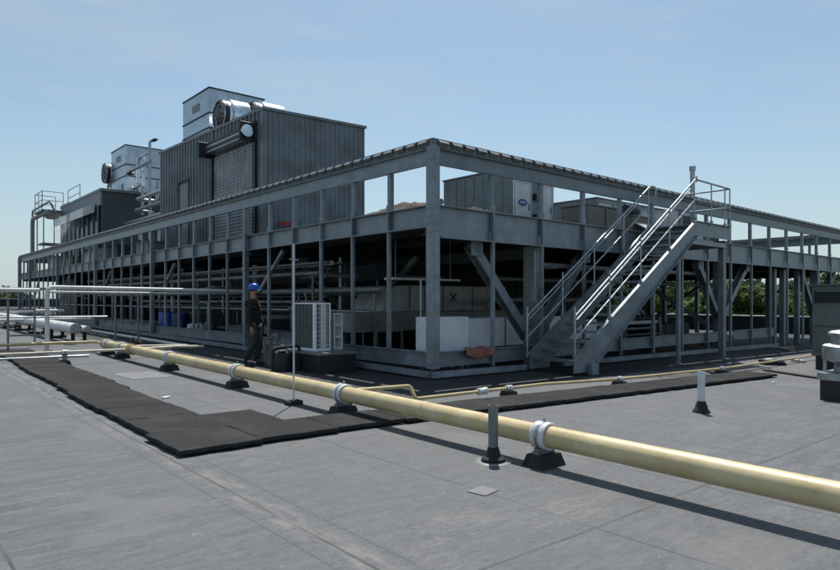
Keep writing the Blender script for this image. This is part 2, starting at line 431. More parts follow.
# screen mullions
def mullion(x, y, nx, ny, z0, ground=False):
    m = MB()
    # body runs outside the beam web; wide above, narrower below
    def rect(w, d, za, zb, off):
        if nx: m.box(-off-d if nx < 0 else off, -off if nx < 0 else off+d, -w/2, w/2, za, zb)
        else: m.box(-w/2, w/2, -off-d if ny < 0 else off, -off if ny < 0 else off+d, za, zb)
    rect(.075, .065, z0, 2.72 if not nx else 2.92, .022)
    rect(.11, .085, 3.335, 4.105, -.03)
    rect(.10, .012, 2.94, 3.29, .03)      # splice plate on the beam web
    rect(.05, .05, 2.74, 3.30, .0425+.001)
    # clip angles
    rect(.16, .008, 3.36, 3.46, .056)
    for k in (-1, 1):
        for zz in (3.0, 3.22):
            c = (k*.035, zz)
            if nx: m.box(-.052 if nx < 0 else .043, -.043 if nx < 0 else .052, c[0]-.012, c[0]+.012, zz-.012, zz+.012)
            else: m.box(c[0]-.012, c[0]+.012, -.052 if ny < 0 else .043, -.043 if ny < 0 else .052, zz-.012, zz+.012)
    return m
for i in range(1, NX):
    x = i*SX
    mullion(x, 0, 0, -1, gz(x, 0)+.15 if i % 8 else gz(x, 0)+.01).build('screen_post', 'steel', P, (x, 0, 0))
bigs = {6, 12, 18, 24, 30}
for i in range(1, NY):
    y = i*SY
    if i in bigs:
        m = MB(); m.cbox(-.14, .0, -.07, .07, gz(0, y)-.02, 4.10, .01)
        m.box(-.16, .02, -.10, .10, 3.36, 3.40)
        m.build('screen_post', 'steel', P, (-.025, y, 0))
    else:
        mullion(0, y, -1, 0, .515).build('screen_post', 'steel', P, (0, y, 0))
for i in range(1, 24):
    y = i*1.8
    MB().box(.02, .11, -.05, .05, 3.335, 4.105).build('screen_post', 'steel', P, (LX, y, 0))
# lower channels
def lower_x(x0, x1): side_channel((x0, 0), (x1, 0), (0, -1), .20, .50, .07).build('lower_channel', 'steel', P)
lower_x(.12, 2.98); lower_x(5.2, 12.84); lower_x(13.3, 16.7); lower_x(3.46, 5.18)
for k in range(7):
    y0 = .12 if k == 0 else k*7.8+.09 - (0 if k < 6 else 0); y1 = min((k+1)*7.8-.09, LY-.15)
    if k*7.8 < LY-1:
        if k == 0: y0 = .12
        elif k*6 in bigs or True: y0 = k*7.8+.09
        if k == 5: y1 = LY-.15
        if k <= 5 and y1 > y0: side_channel((0, y0), (0, y1), (-1, 0), .20+.006*y0, .50+.006*y0, .07).build('lower_channel', 'steel', P)
# base rails lying near the roof, proud of the posts
m = MB()
def rail_seg(m, a, b, w=.09, h=.11, dz=.095):
    m.beam((a[0], a[1], gz(*a)+dz), (b[0], b[1], gz(*b)+dz), w, h)
rail_seg(m, (-.24, -.24), (2.45, -.24)); rail_seg(m, (3.8, -.24), (16.4, -.24)); m.build('base_rail', 'steel', P)
m = MB(); rail_seg(m, (-.24, -.19), (-.24, 3.05)); rail_seg(m, (-.24, 3.15), (-.24, LY)); m.build('base_rail', 'steel', P)
m = MB(); m.box(-.195, -.14, .2, LY, .02, .045); 
for i in range(16): m.box(-.2, 0.0, .6+i*2.6, .66+i*2.6, .06+.0, .12)
m.build('base_ledge', 'galv_dull', P)
# interior columns (wide flange), braces, joists
cols_x = (3.36, 12.96, 21.9); cols_y = (.30, 7.8, 15.6, 23.4, 31.2, 39.0)
for x in cols_x:
    for y in cols_y:
        m = MB(); z0 = gz(x, y)-.02; z1 = 2.72
        w, d = (.30, .30)
        m.box(-w/2, w/2, -d/2, -d/2+.02, z0, z1); m.box(-w/2, w/2, d/2-.02, d/2, z0, z1); m.box(-.008, .008, -d/2+.021, d/2-.021, z0, z1)
        m.box(-.22, .22, -.22, .22, z0, z0+.045)
        if y < 1: m.box(-w/2+.001, -w/2+.019, -d/2+.021, d/2-.021, z0+.05, z1)
        m.build('column', 'galv_dull' if (x < 4 and y < 1) else 'steel', P, (x, y, 0))
for y in cols_y: 
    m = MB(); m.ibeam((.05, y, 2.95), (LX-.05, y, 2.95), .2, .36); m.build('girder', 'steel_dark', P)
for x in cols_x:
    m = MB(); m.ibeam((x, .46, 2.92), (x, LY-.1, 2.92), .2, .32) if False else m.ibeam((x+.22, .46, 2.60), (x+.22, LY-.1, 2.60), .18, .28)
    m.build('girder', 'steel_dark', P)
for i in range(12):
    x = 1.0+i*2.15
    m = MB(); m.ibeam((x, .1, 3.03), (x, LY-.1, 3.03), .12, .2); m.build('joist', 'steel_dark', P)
def brace(a, b, w=.13, h=.13, double=False):
    m = MB()
    if double:
        n = Vector((0, .10, 0))
        m.beam(Vector(a)-n, Vector(b)-n, .02, h); m.beam(Vector(a)+n, Vector(b)+n, .02, h)
        m.beam(a, b, .17, .03)
    else: m.beam(a, b, w, h)
    br = m.build('brace', 'steel', P)
    if abs(a[1]-b[1]) < .01:
        for e, o_ in ((Vector(a), Vector(b)), (Vector(b), Vector(a))):
            d = (o_-e).normalized(); p = e+d*.12; m = MB()
            m.box(p.x-.17, p.x+.17, p.y-.145, p.y-.125, p.z-.15, p.z+.15)
            for i in (-1, 0, 1):
                for j in (-1, 1): m.lathe([(0, -.012), (.016, -.012), (.016, .0)], 6, (p.x+d.x*i*.07-d.z*j*.04, p.y-.1455, p.z+d.z*i*.07+d.x*j*.04), 'y', False)
            m.build('gusset_plate', 'steel', br)
brace((1.30, .3, 2.66), (3.18, .3, .62), double=True, h=.2)
brace((5.35, .3, 2.66), (3.54, .3, .75), double=True, h=.2)
brace((11.3, .3, 2.7), (12.8, .3, .9), double=True, h=.18)
brace((15.0, .3, 2.72), (13.14, .3, 1.05), double=True, h=.18)
brace((20.1, .3, 2.7), (21.7, .3, .9), double=True, h=.18)
brace((24.0, .3, 2.7), (22.1, .3, .9), double=True, h=.18)
for x in (3.36, 12.96, 21.9):
    brace((x+.05, 4.4, 2.7), (x+.05, 7.6, .6))
    brace((x, 11.0, 2.7), (x, 8.0, .7))
brace((12.9, .5, .6), (12.9, 4.0, 2.7)); brace((15.2, 6.0, 2.7), (19.4, 6.0, .1)); brace((16.0, 7.8, .2), (20.0, 7.8, 2.7))
brace((21.8, 7.8, .1), (18.0, 7.8, 2.7)); brace((9.2, 7.8, 2.7), (12.8, 7.8, .3))
for y in cols_y[1:]:
    brace((1.6, y, 2.7), (3.2, y, 1.2)); brace((.1, y-1.8, 2.8), (.1, y-.15, 1.5), .09, .09)
# far posts of the right end frame, seen through the near frame
for k, (x, y) in enumerate(((LX-.15, 3.6), (LX-.15, 7.2), (LX-.15, 10.8), (16.2, 5.4), (18.9, 5.4), (18.5, .35), (20.0, .35), (17.6, .35), (24.1, .35))):
    m = MB(); m.cbox(-.09, .09, -.09, .09, gz(x, y)-.02, 2.69 if x > 20 and y > 1 else 2.68, .01); m.build('column', 'steel', P, (x, y, 0))

# ------------------------------------------------------------------ staircase
S = thing('metal_staircase', 'grey steel staircase with pipe handrails climbing to the platform edge', 'staircase', (2.5, -1.4, gz(2.5, -1)))
bz = gz(2.5, -1)
def SP(x, y, z): return Vector((x-2.5, y+1.4, z-bz))
def stringer(y0, y1):
    """channel stringer outline in xz extruded in y"""
    # lower edge / upper edge points
    out = [(2.52, .02), (3.22, .02), (3.22, .16), (7.72, 3.14), (9.66, 3.14), (9.66, 3.50), (7.62, 3.50), (2.52, .34)]
    m = MB(); vs = [SP(x, y0, z) for x, z in out]+[SP(x, y1, z) for x, z in out]; n = len(out)
    fs = [tuple(range(n)), tuple(range(2*n-1, n-1, -1))]+[(i+n, (i+1) % n+n, (i+1) % n, i) for i in range(n)]
    m.add(vs, fs)
    return m
stringer(-1.44, -1.42).build('stringer', 'steel', S)
stringer(-.30, -.28).build('stringer', 'steel', S)
m = MB()   # bright top flanges of the outer stringer
for y0, y1 in ((-1.50, -1.441), (-.279, -.22)):
    yc = (y0+y1)/2
    m.beam(SP(2.54, yc, .34), SP(7.62, yc, 3.50), .059, .016); m.beam(SP(7.64, yc, 3.50), SP(9.66, yc, 3.50), .059, .016)
    m.beam(SP(3.26, yc, .18), SP(7.72, yc, 3.13), .059, .014)
m.build('stringer_flange', 'steel', S)
NT = 17
for i in range(NT):
    z = .20+(i+.3)*(3.40-.20)/NT; x = 2.55+(i+.35)*(7.62-2.55)/NT
    m = MB(); m.box(0, .27, -1.416, -.304, -.02, .0); m.box(-.004, .0, -1.416, -.304, -.045, .004); m.box(.27, .274, -1.416, -.304, -.045, .004)
    m.box(-.012, .02, -1.416, -.304, .0045, .010)
    o = m.build('tread', 'steel', S, SP(x, 0, z))
m = MB(); m.box(0, 1.96, -1.416, -.304, -.03, .0)
m.build('landing', 'steel', S, SP(7.66, 0, 3.44))
m = MB(); m.ibeam(SP(9.5, -1.40, 3.02), SP(9.5, -.12, 3.02), .14, .2); m.ibeam(SP(7.5, -1.3, 3.02), SP(7.5, -.12, 3.02), .1, .2)
m.beam(SP(6.9, -1.36, 2.98), SP(9.5, -1.36, 2.98), .1, .12)
m.build('landing_beam', 'steel', S)
for x, y, w in ((9.5, -1.30, .16), (6.95, -1.36, .09)):
    m = MB(); m.cbox(-w/2, w/2, -w/2, w/2, gz(x, y)-bz-.0, 2.91-bz, .01); m.box(-w, w, -w, w, gz(x, y)-bz, gz(x, y)-bz+.02)
    m.build('support_post', 'steel', S, (x-2.5, y+1.4, 0))
m = MB(); m.cbox(-.03, .22, -.06, .06, 0, .22, .01); m.build('foot_bracket', 'steel', S, SP(3.0, -1.50, bz))
def guard(y, top_x, posts, land_end, gal='galv'):
    m = MB(); s = (3.50-.34)/(7.62-2.54)
    zr = lambda x: .34+(x-2.54)*s
    # upper rail (returns down at the bottom), mid rail
    pts = [SP(2.50, y, .72), SP(2.50, y, 1.16), SP(top_x, y, zr(top_x)+1.05)]
    if land_end: pts += [SP(7.66, y, 4.55), SP(land_end, y, 4.53)] if top_x > 7.6 else []
    else: pts += [SP(top_x+.26, y, zr(top_x)+1.06), SP(top_x+.26, y, zr(top_x)+.8)]
    m.tube(bent(pts, .07), .024, 10); m.build('handrail', gal, S)
    m = MB(); pts = [SP(2.50, y, .70), SP(top_x-.05, y, zr(top_x)+.52)]
    if land_end: pts += [SP(land_end, y, 4.02)]
    m.tube(bent(pts, .05), .019, 8); m.build('mid_rail', gal, S)
    m = MB(); pts = [SP(2.62, y+.045, 1.09), SP(top_x-.2, y+.045, zr(top_x)+.78)]
    m.tube(pts, .017, 8); m.build('grab_rail', gal, S)
    for x in posts:
        m = MB(); z0 = (zr(x) if x < 7.6 else 3.5)-.05; z1 = (zr(x)+1.04 if x < 7.6 else 4.53)
        m.tube([SP(x, y, z0), SP(x, y, z1)], .019, 8); m.box(x-2.5-.03, x-2.5+.03, y+1.4-.035, y+1.4+.035, z0-bz+.051, z0-bz+.12)
        m.build('rail_post', gal, S)
guard(-1.47, 7.66, (2.50, 3.75, 5.0, 6.3, 7.55, 8.5, 9.3, 9.6), 9.6)
guard(-.25, 7.6, (2.50, 3.75, 5.0, 6.3, 7.5), None)
m = MB()
m.tube(bent([SP(9.6, -1.44, 4.53), SP(9.6, -.2, 4.53)], .05), .024, 8); m.build('handrail', 'galv', S)
m = MB(); m.tube([SP(9.6, -1.44, 4.02), SP(9.6, -.2, 4.02)], .019, 8); m.build('mid_rail', 'galv', S)

# ------------------------------------------------------------------ corrugated house on deck
def ribbed(m, a, b, z0, z1, z1b, pitch=.3, depth=.04, out=None):
    """ribbed siding wall between plan points a and b (real ribs)"""
    a = Vector((*a, 0)); b = Vector((*b, 0)); L_ = (b-a).length; d = (b-a)/L_; o = Vector((*out, 0))
    n = max(1, round(L_/pitch)); p = L_/n; prof = []
    for i in range(n):
        prof += [(i*p, 0), (i*p+p*.60, 0), (i*p+p*.68, depth), (i*p+p*.92, depth)]
    prof.append((L_, 0)); vs = []; fs = []
    for u, q in prof:
        zt = z1+(z1b-z1)*u/L_
        q3 = a+d*u+o*q; vs += [q3+Vector((0, 0, z0)), q3+Vector((0, 0, zt))]
    flip = d.cross(Vector((0, 0, 1))).dot(o) < 0
    for i in range(len(prof)-1):
        f = (2*i, 2*i+2, 2*i+3, 2*i+1); fs.append(f[::-1] if flip else f)
    m.add(vs, fs)
def shed(name, label, x0, x1, y0, y1, z0, za, zb, zc):
    """za near corner (x0,y0), zb at (x0,y1), zc at (x1,y0)"""
    t = thing(name, label, 'plant room', (x0, y0, z0))
    lx, ly = x1-x0, y1-y0; zd = zb+zc-za
    m = MB(); h = lambda z: z-z0
    m.add([(0.02, .02, 0), (lx-.02, .02, 0), (lx-.02, ly-.02, 0), (.02, ly-.02, 0), (.02, .02, h(za)-.02), (lx-.02, .02, h(zc)-.02), (lx-.02, ly-.02, h(zd)-.02), (.02, ly-.02, h(zb)-.02)],
          [(3, 2, 1, 0), (0, 1, 5, 4), (1, 2, 6, 5), (2, 3, 7, 6), (3, 0, 4, 7)])
    return t, m, lx, ly, h, zd
t, m, lx, ly, h, zd = shed('plant_room', 'dark grey ribbed plant room with a roll-up door on the deck', 1.5, 5.5, 9.8, 19.4, 3.31, 7.64, 7.86, 7.74)
ribbed(m, (0, 3.81), (0, .0), 0, h(7.73), h(7.64), .3, .07, (-1, 0))
m.build('core_walls', 'siding', t)
m = MB(); ribbed(m, (0, ly), (0, 3.93), 0, h(7.86), h(7.73), .3, .07, (-1, 0)); m.build('side_wall', 'siding', t)
m = MB(); ribbed(m, (0, 0), (lx, 0), 0, h(7.64), h(7.74), .2, .03, (0, -1)); m.build('end_wall', 'siding', t)
m = MB(); m.add([(-.07, -.07, h(7.64)), (lx+.05, -.07, h(7.74)), (lx+.05, ly+.05, h(zd)), (-.07, ly+.05, h(7.86)),
                 (-.07, -.07, h(7.64)+.09), (lx+.05, -.07, h(7.74)+.09), (lx+.05, ly+.05, h(zd)+.09), (-.07, ly+.05, h(7.86)+.09)],
                [(3, 2, 1, 0), (4, 5, 6, 7), (0, 1, 5, 4), (1, 2, 6, 5), (2, 3, 7, 6), (3, 0, 4, 7)]); m.build('roof', 'siding', t)
m = MB(); m.box(-.07, .10, -.055, -.032, 0, h(7.6)); m.box(-.075, -.047, -.05, .16, 0, h(7.6)); m.build('corner_trim', 'siding', t)
# roll-up door  y 10.35..13.6
rd = MB(); y0, y1, zt = .55, 3.75, 3.42
n = 30
for i in range(n):
    za = i*zt/n; zb = (i+1)*zt/n
    rd.add([(-.05, y0, za), (-.05, y1, za), (-.085, y1, (za+zb)/2), (-.085, y0, (za+zb)/2), (-.05, y1, zb-.004), (-.05, y0, zb-.004)], [(3, 2, 1, 0), (5, 4, 2, 3)])
rdo = rd.build('rollup_door', 'door_slats', t)
m = MB(); m.cbox(-.16, -.03, y0-.22, y0-.005, 0, zt+.62, .01); m.cbox(-.16, -.03, y1+.005, y1+.12, 0, zt+.05, .01); m.build('guide', 'black_metal', rdo)
m = MB(); m.cbox(-.62, -.02, y1+.03, y1+.16, zt-.05, zt+.5, .01); m.cbox(-.62, -.02, y0-.14, y0-.015, zt-.05, zt+.55, .01); m.build('bracket', 'black_metal', rdo)
m = MB(); m.tube([(-.38, y0-.01, zt+.28), (-.38, y1+.02, zt+.28)], .05, 12); m.box(-.42, -.05, y0, y1, zt+.08, zt+.12); m.build('roller_shaft', 'galv', rdo)
m = MB(); m.lathe([(0, 0), (.19, 0), (.2, -.02), (.2, -.08), (0, -.08)], 18, (-.42, y0-.16, zt+.24), 'y'); m.build('chain_wheel', 'bright', rdo)
m = MB(); m.box(-.40, -.08, y0+.02, y1-.02, zt+.121, zt+.40) ; m.build('slat_coil', 'steel_dark', rdo)
m = MB(); m.cbox(-.075, -.046, 6.2, 7.15, 0, 2.85, .005); pd = m.build('personnel_door', 'siding', t)
m = MB(); m.box(-.10, -.05, 6.12, 6.195, 0, 2.95); m.box(-.10, -.05, 7.155, 7.23, 0, 2.95); m.box(-.1, -.05, 6.12, 7.23, 2.955, 3.03); m.build('door_frame', 'black_metal', pd)
m = MB(); m.box(-.082, -.077, 6.35, 6.55, 1.2, 1.9); m.build('vision_panel', 'glass', pd)

# second penthouse
t, m, lx, ly, h, zd = shed('plant_room', 'dark flat-roofed plant room with intake hoods beneath the smaller cooling tower', 1.5, 6.2, 28.4, 37.6, 3.31, 7.42, 7.42, 7.42)
ribbed(m, (0, 0), (lx, 0), 0, h(7.42), h(7.42), .5, .03, (0, -1)); m.build('core_walls', 'penthouse', t)
m = MB(); m.box(-.12, lx+.1, -.12, ly+.1, h(7.42), h(7.56)); m.box(-.09, .01, .0, ly, h(6.65), h(7.41)); m.build('roof', 'siding', t)
m = MB(); m.box(-.06, .0, .5, ly-.4, .6, h(6.64)); m.build('glazed_louver', 'glass', t)
for i in range(9):
    m = MB(); m.box(-.14, -.062, -.05, .05, 0, h(6.64)); m.build('wall_post', 'siding', t, (0, .45+i*1.03, 0))
for y in (.9, 4.7):
    m = MB(); m.add([(-.15, y, 3.05), (-.15, y+2.9, 3.05), (-.75, y+2.9, 2.75), (-.75, y, 2.75), (-.15, y, 3.5), (-.15, y+2.9, 3.5), (-.75, y+2.9, 3.22), (-.75, y, 3.22)],
                    [(3, 2, 1, 0), (4, 5, 6, 7), (0, 1, 5, 4), (1, 2, 6, 5), (2, 3, 7, 6), (3, 0, 4, 7)][:])
    m.build('intake_hood', 'white', t)
m = MB(); m.box(-.1, .6, ly-2.2, ly, h(7.56), h(7.62)); m.build('roof_walkway', 'galv_dull', t)
def railing(name, label, pts, hgt=1.05, mat='galv', step=1.0):
    o = Vector(pts[0]); t = thing(name, label, 'guardrail', o)
    for a, b in zip(pts[:-1], pts[1:]):
        a, b = Vector(a)-o, Vector(b)-o
        m = MB()
        for k in (hgt, hgt*.5): m.tube([a+Vector((0, 0, k)), b+Vector((0, 0, k))], .025, 8)
        m.build('rail', mat, t)
        n = max(1, round((b-a).length/step))
        for i in range(n+1):
            p = a.lerp(b, i/n); MB().tube([p, p+Vector((0, 0, hgt+.01))], .025, 8).build('post', mat, t)
railing('roof_guardrail', 'tube guardrail round the small walkway at the far roof corner', [(1.5, 37.4, 7.3), (.3, 37.4, 7.3), (.3, 39.6, 7.3), (1.5, 39.6, 7.3)], 1.15)
railing('roof_guardrail', 'thin guardrail along the dark plant room roof', [(1.7, 34.0, 7.56), (1.7, 37.0, 7.56)], 1.0, step=4)
t = thing('access_platform', 'small grey access platform hung beside the far plant room', 'platform', (.9, 38.6, 3.3))
MB().box(-.65, .7, -1.3, 1.1, 3.86, 3.98).build('deck', 'steel', t)
m = MB()
m.add([(.0, -.4, 3.55), (.5, -.4, 3.55), (.5, .4, 3.55), (.0, .4, 3.55), (-.3, -.9, 3.85), (.6, -.9, 3.85), (.6, .8, 3.85), (-.3, .8, 3.85)],
      [(3, 2, 1, 0), (4, 5, 6, 7), (0, 1, 5, 4), (1, 2, 6, 5), (2, 3, 7, 6), (3, 0, 4, 7)]); m.build('hopper', 'galv_dull', t)
for dx, dy in ((-.5, -1.1), (.5, -1.1), (.5, .9), (-.5, .9)): MB().beam((dx, dy, 0), (dx, dy, 3.85), .06, .06).build('leg', 'galv_dull', t)
m = MB(); m.box(-.55, .55, -1.0, .8, 1.8, 1.88); m.box(-.55, .55, -1.0, .8, 1.0, 1.08); m.build('rung_frame', 'galv_dull', t)

# gooseneck pipe far left
t = thing('gooseneck_pipe', 'tall grey pipe that bends over at the far left of the platform', 'pipe', (.48, 41.5, 3.3))
m = MB(); m.tube(bent([(0, 0, 0), (0, 0, 3.75), (0, -5.2, 3.75)], .35), .13, 12); m.build('large_pipe', 'galv_dull', t)
m = MB(); m.tube(bent([(0, .0, 3.9), (0, .0, 4.3), (0, -5.4, 4.35), (.3, -5.4, 3.7)], .25), .065, 8); m.build('small_pipe', 'galv_dull', t)

# ------------------------------------------------------------------ cooling towers
def tower(label, x, y, zb, zt, lx, ly, fans_label=None):
    t = thing('cooling_tower', label, 'cooling tower', (x, y, zb), group='cooling towers above the plant rooms')
    H = zt-zb; seams = [0, H*.36, H*.60, H]
    for i in range(3):
        m = MB(); a, b = seams[i]+.03, seams[i+1]-.03
        m.box(0, lx, 0, ly, a, b)
        for k in (lx*.35, lx*.7): m.box(k-.012, k+.012, -.018, -.0005, a, b)
        m.build('casing_panel', 'tower', t)
    m = MB()
    for s in seams: m.box(-.03, lx+.03, -.03, ly+.03, s-.028, s+.028)
    m.build('seam_band', 'black_metal', t)
    m = MB(); m.box(-.02, -.0005, ly*.35, ly*.62, H*.72, H*.84); m.build('nameplate', 'unit_grey', t)
    m = MB(); m.box(-.06, -.0005, ly*.2, ly*.5, H*.08, H*.22); m.build('access_hatch', 'galv', t)
    m = MB()
    for dx, dy in ((.15, .15), (lx-.15, .15), (lx-.15, ly-.15), (.15, ly-.15)): m.beam((dx, dy, -(zb-3.3)), (dx, dy, -.03), .14, .14)
    m.beam((.15, .15, -.12), (.15, ly-.15, -.12), .12, .16); m.beam((lx-.15, .15, -.12), (lx-.15, ly-.15, -.12), .12, .16)
    m.build('support_frame', 'steel', t); return t
tower('taller shiny cooling tower rising behind the ribbed plant room', 3.03, 17.8, 8.0, 10.72, 2.6, 3.0)
tower('smaller looking shiny cooling tower farther left over the dark plant room', 3.46, 31.0, 7.85, 10.72, 4.2, 2.9)
def fan(label, x, y, z, r, L_, axis='x', stand=1.3, grp='round fans beside the cooling towers'):
    t = thing('axial_fan', label, 'fan', (x, y, z-stand), group=grp)
    c = (0, 0, stand)
    m = MB(); m.lathe([(r*.80, .10), (r*.86, 0), (r, .06), (r, .18), (r*1.02, .30), (r*1.16, .34), (r*1.16, L_-.02), (r*1.12, L_), (0, L_)], 28, c, axis)
    m.build('housing', 'bright', t)
    m = MB(); m.lathe([(r*.98, .05), (r*.80, .12), (r*.78, .28), (0, .28)], 28, c, axis); 
    m.lathe([(r*1.03, -.01), (r*1.03, .2)], 28, c, axis); m.build('throat', 'black_metal', t)
    m = MB()
    for k in range(7):
        a = k*2*math.pi/7
        for q in range(1):
            p = Vector((.14, math.cos(a)*r*.45, math.sin(a)*r*.45+stand)) if axis == 'x' else Vector((math.cos(a)*r*.45, .14, math.sin(a)*r*.45+stand))
            d = Vector((0, math.cos(a), math.sin(a))) if axis == 'x' else Vector((math.cos(a), 0, math.sin(a)))
            side = Vector((.5, -math.sin(a)*.8, math.cos(a)*.8)) if axis == 'x' else Vector((-math.sin(a)*.8, .5, math.cos(a)*.8))
            m.beam(p-d*r*.35, p+d*r*.33, r*.34, .012, side.cross(d))
    m.build('blades', 'galv', t)
    m = MB(); m.lathe([(0, -.04), (r*.2, -.02), (r*.22, .2), (0, .2)], 16, c, axis)
    for rr in (.45, .7, .95):
        m.lathe([(r*rr-.012, -.045), (r*rr+.012, -.045), (r*rr+.012, -.03), (r*rr-.012, -.03)], 28, c, axis)
    for k in range(4):
        a = k*math.pi/4+.3
        d = (Vector((0, math.cos(a), math.sin(a))) if axis == 'x' else Vector((math.cos(a), 0, math.sin(a))))*r
        o = Vector(c)+(Vector((-.05, 0, 0)) if axis == 'x' else Vector((0, -.05, 0)))
        m.beam(o-d, o+d, .03, .02)
    m.build('guard', 'galv_dull', t)
    m = MB()
    for u in (.3, L_-.2):
        for v in (-.5, .5):
            p = (u, v*r, 0) if axis == 'x' else (v*r, u, 0)
            m.beam(p, (p[0], p[1], stand-r*.95), .08, .08)
    m.box(*( (.2, L_-.1, -r*.6, r*.6) if axis == 'x' else (-r*.6, r*.6, .2, L_-.1)), stand-r*1.3, stand-r*1.2)
    m.build('stand', 'steel', t)
    return t
fan('bright round fan housing whose dark bladed inlet faces left', 2.92, 16.5, 9.20, .62, 1.12)
fan('second bright fan housing half hidden behind the plant room roof edge', 4.25, 16.3, 9.36, .60, 1.35)
fan('pale round fan on the far left side of the smaller cooling tower', 3.2, 34.4, 9.5, .62, .9, 'x', 1.9)
fan('silver fan dome just above the left end of the ribbed roof', 4.6, 24.5, 9.2, .55, 1.6, 'x', 1.6)

# mast and pipework between the two plant rooms
t = thing('pipe_mast', 'tall thin mast with lamp arm and pipework between the plant rooms', 'mast', (2.5, 23.8, 3.3))
m = MB(); m.tube([(0, 0, 0), (0, 0, 6.1)], .07, 8); m.build('pole', 'galv', t)
m = MB(); m.tube(bent([(0, .05, 5.55), (0, 1.7, 5.55), (0, 1.7, 5.0)], .1), .05, 8); m.tube([(0, -.1, 5.1), (0, 3.0, 5.1)], .08, 8); m.build('arm', 'galv', t)
m = MB(); m.lathe([(0, .1), (.1, .08), (.22, -.06), (.16, -.1), (0, -.1)], 12, (0, 3.1, 5.0)); m.box(-.1, .1, -.9, -.35, 6.02, 6.08); m.build('lamp_head', 'black_metal', t)
m = MB(); m.tube([(0, 0, 6.05), (0, -.6, 6.05)], .02, 6); m.build('lamp_arm', 'galv', t)
def pipe(label, pts, r, mat, rad=.15, cat='pipe', group=None, name='pipe_run', n=12, fl=()):
    o = Vector(pts[0]); t = thing(name, label, cat, o, group=group)
    MB().tube(bent([Vector(p)-o for p in pts], rad) if len(pts) > 2 else [Vector(p)-o for p in pts], r, n).build('pipe', mat, t)
    for f, ax in fl:
        f = Vector(f)-o; m = MB(); m.lathe([(0, -.05), (r*1.5, -.05), (r*1.5, .05), (0, .05)], 16, f, ax, False); m.build('flange', mat, t)
    return t
for i, (z, y, y2, col, lab) in enumerate(((6.6, 24.8, 20.0, 'galv', 'uppermost galvanised pipe crossing beside the mast'), (6.1, 25.4, 20.0, 'galv_dull', 'dull pipe crossing just below the uppermost one beside the mast'),
        (5.6, 27.6, 20.0, 'galv', 'long low galvanised pipe crossing beside the mast'), (5.2, 24.5, 20.2, 'white_pipe', 'white pipe lowest of those beside the mast'))):
    pipe(lab, [(2.2+.1*i, y2, 3.3), (2.2+.1*i, y2, z), (2.2+.1*i, y, z), (3.2, y, z), (3.2, y, 7.6 if i == 0 else z-.8)], .09, col, .2, group='pipes between the plant rooms')
pipe('red riser pipe against the left end of the ribbed plant room', [(1.75, 19.75, 3.3), (1.75, 19.75, 5.9)], .09, 'red')
pipe('curved bright duct pipe in front of the smaller cooling tower', [(2.9, 26.0, 7.5), (2.9, 26.0, 9.15), (3.1, 27.6, 9.15), (3.1, 27.6, 7.9)], .09, 'bright', .4)
for i in range(4):
    pipe(['first', 'second', 'third', 'fourth'][i]+' vertical riser pipe from the left against the smaller tower', [(3.35, 30.6-.9*i-.3, 6.2), (3.35, 30.6-.9*i-.3, 7.7+.25*(i % 2)), (3.7, 30.85, 7.7+.25*(i % 2))], .08, 'galv' if i % 2 else 'galv_dull', .12, group='riser pipes at the smaller tower')

# ------------------------------------------------------------------ equipment seen through the upper screen, on the deck
def cabinet(name, label, cat, x0, x1, y0, y1, z0, z1, mat, panels=(), group=None):
    t = thing(name, label, cat, (x0, y0, z0), group=group)
    MB().cbox(0, x1-x0, 0, y1-y0, 0, z1-z0, .02).build('casing', mat, t)
    m = MB(); m.box(-.03, x1-x0+.03, -.03, y1-y0+.03, z1-z0+.001, z1-z0+.035); m.build('lid', mat, t)
    for (pn, a, b, c, d, face, pm) in panels:
        m = MB(); GA = []
        if face == 'y':
            m.cbox(a, b, -.035, -.0005, c, d, .008)
            if pn == 'access_door':
                for u0, u1, v0, v1 in ((a+.05, b-.05, c+.05, c+.058), (a+.05, b-.05, d-.058, d-.05), (a+.05, a+.058, c+.06, d-.06), (b-.058, b-.05, c+.06, d-.06), (b-.13, b-.09, (c+d)/2-.1, (c+d)/2+.1)):
                    gm = MB(); GA.append((gm.box(u0, u1, -.0405, -.0355, v0, v1)))
        else: m.box(-.035, -.0005, a, b, c, d)
        pp = m.build(pn, pm, t)
        if GA:
            gg = MB()
            for q in GA: gg.add(q.v, q.f)
            gg.build('door_gasket', 'steel_dark', pp)
    return t
t = cabinet('air_handler', 'big grey air handler with a white door bearing a blue oval mark', 'air handler', 5.5, 7.45, 2.8, 5.6, 3.31, 5.22, 'unit_grey',
        (('access_door', .05, .85, .12, 1.6, 'y', 'white'), ('access_door', 1.32, 1.85, .12, 1.6, 'y', 'white')))
m = MB(); m.lathe([(0, 0), (.2, 0), (.2, -.006), (0, -.006)], 24, (0, 0, 0), 'y', False); o = m.build('oval_mark', 'blue_paint', t, (.45, -.042, .98)); o.scale = (1, 1, .5)
m = MB(); m.box(-.13, .13, -.010, -.007, -.018, .018); m.build('mark_stripe', 'white', t, (.45, -.044, .98))
m = MB()
for z in (.5, 1.1): m.box(.95, 1.25, -.12, -.001, z, z+.18)
m.build('hinge_block', 'black_metal', t)
for i in range(7): MB().box(-.02, -.0005, .3+i*.38, .312+i*.38, .05, 1.85).build('panel_joint', 'unit_grey', t)
cabinet('sheet_metal_duct', 'low tan duct beside the air handler on the deck', 'duct', 7.9, 9.7, 1.9, 2.9, 3.31, 4.32, 'tan', (('flange', .9, .95, .0, 1.0, 'y', 'tan'),))
t = cabinet('air_handler', 'grey air handler with white louvre panels, behind the upper stair rails', 'air handler', 10.6, 16.2, 3.4, 5.8, 3.31, 4.98, 'unit_grey',
        [('access_door', .1+k*.9, .8+k*.9, .12, 1.5, 'y', 'white' if k % 2 == 0 else 'galv') for k in range(6)])
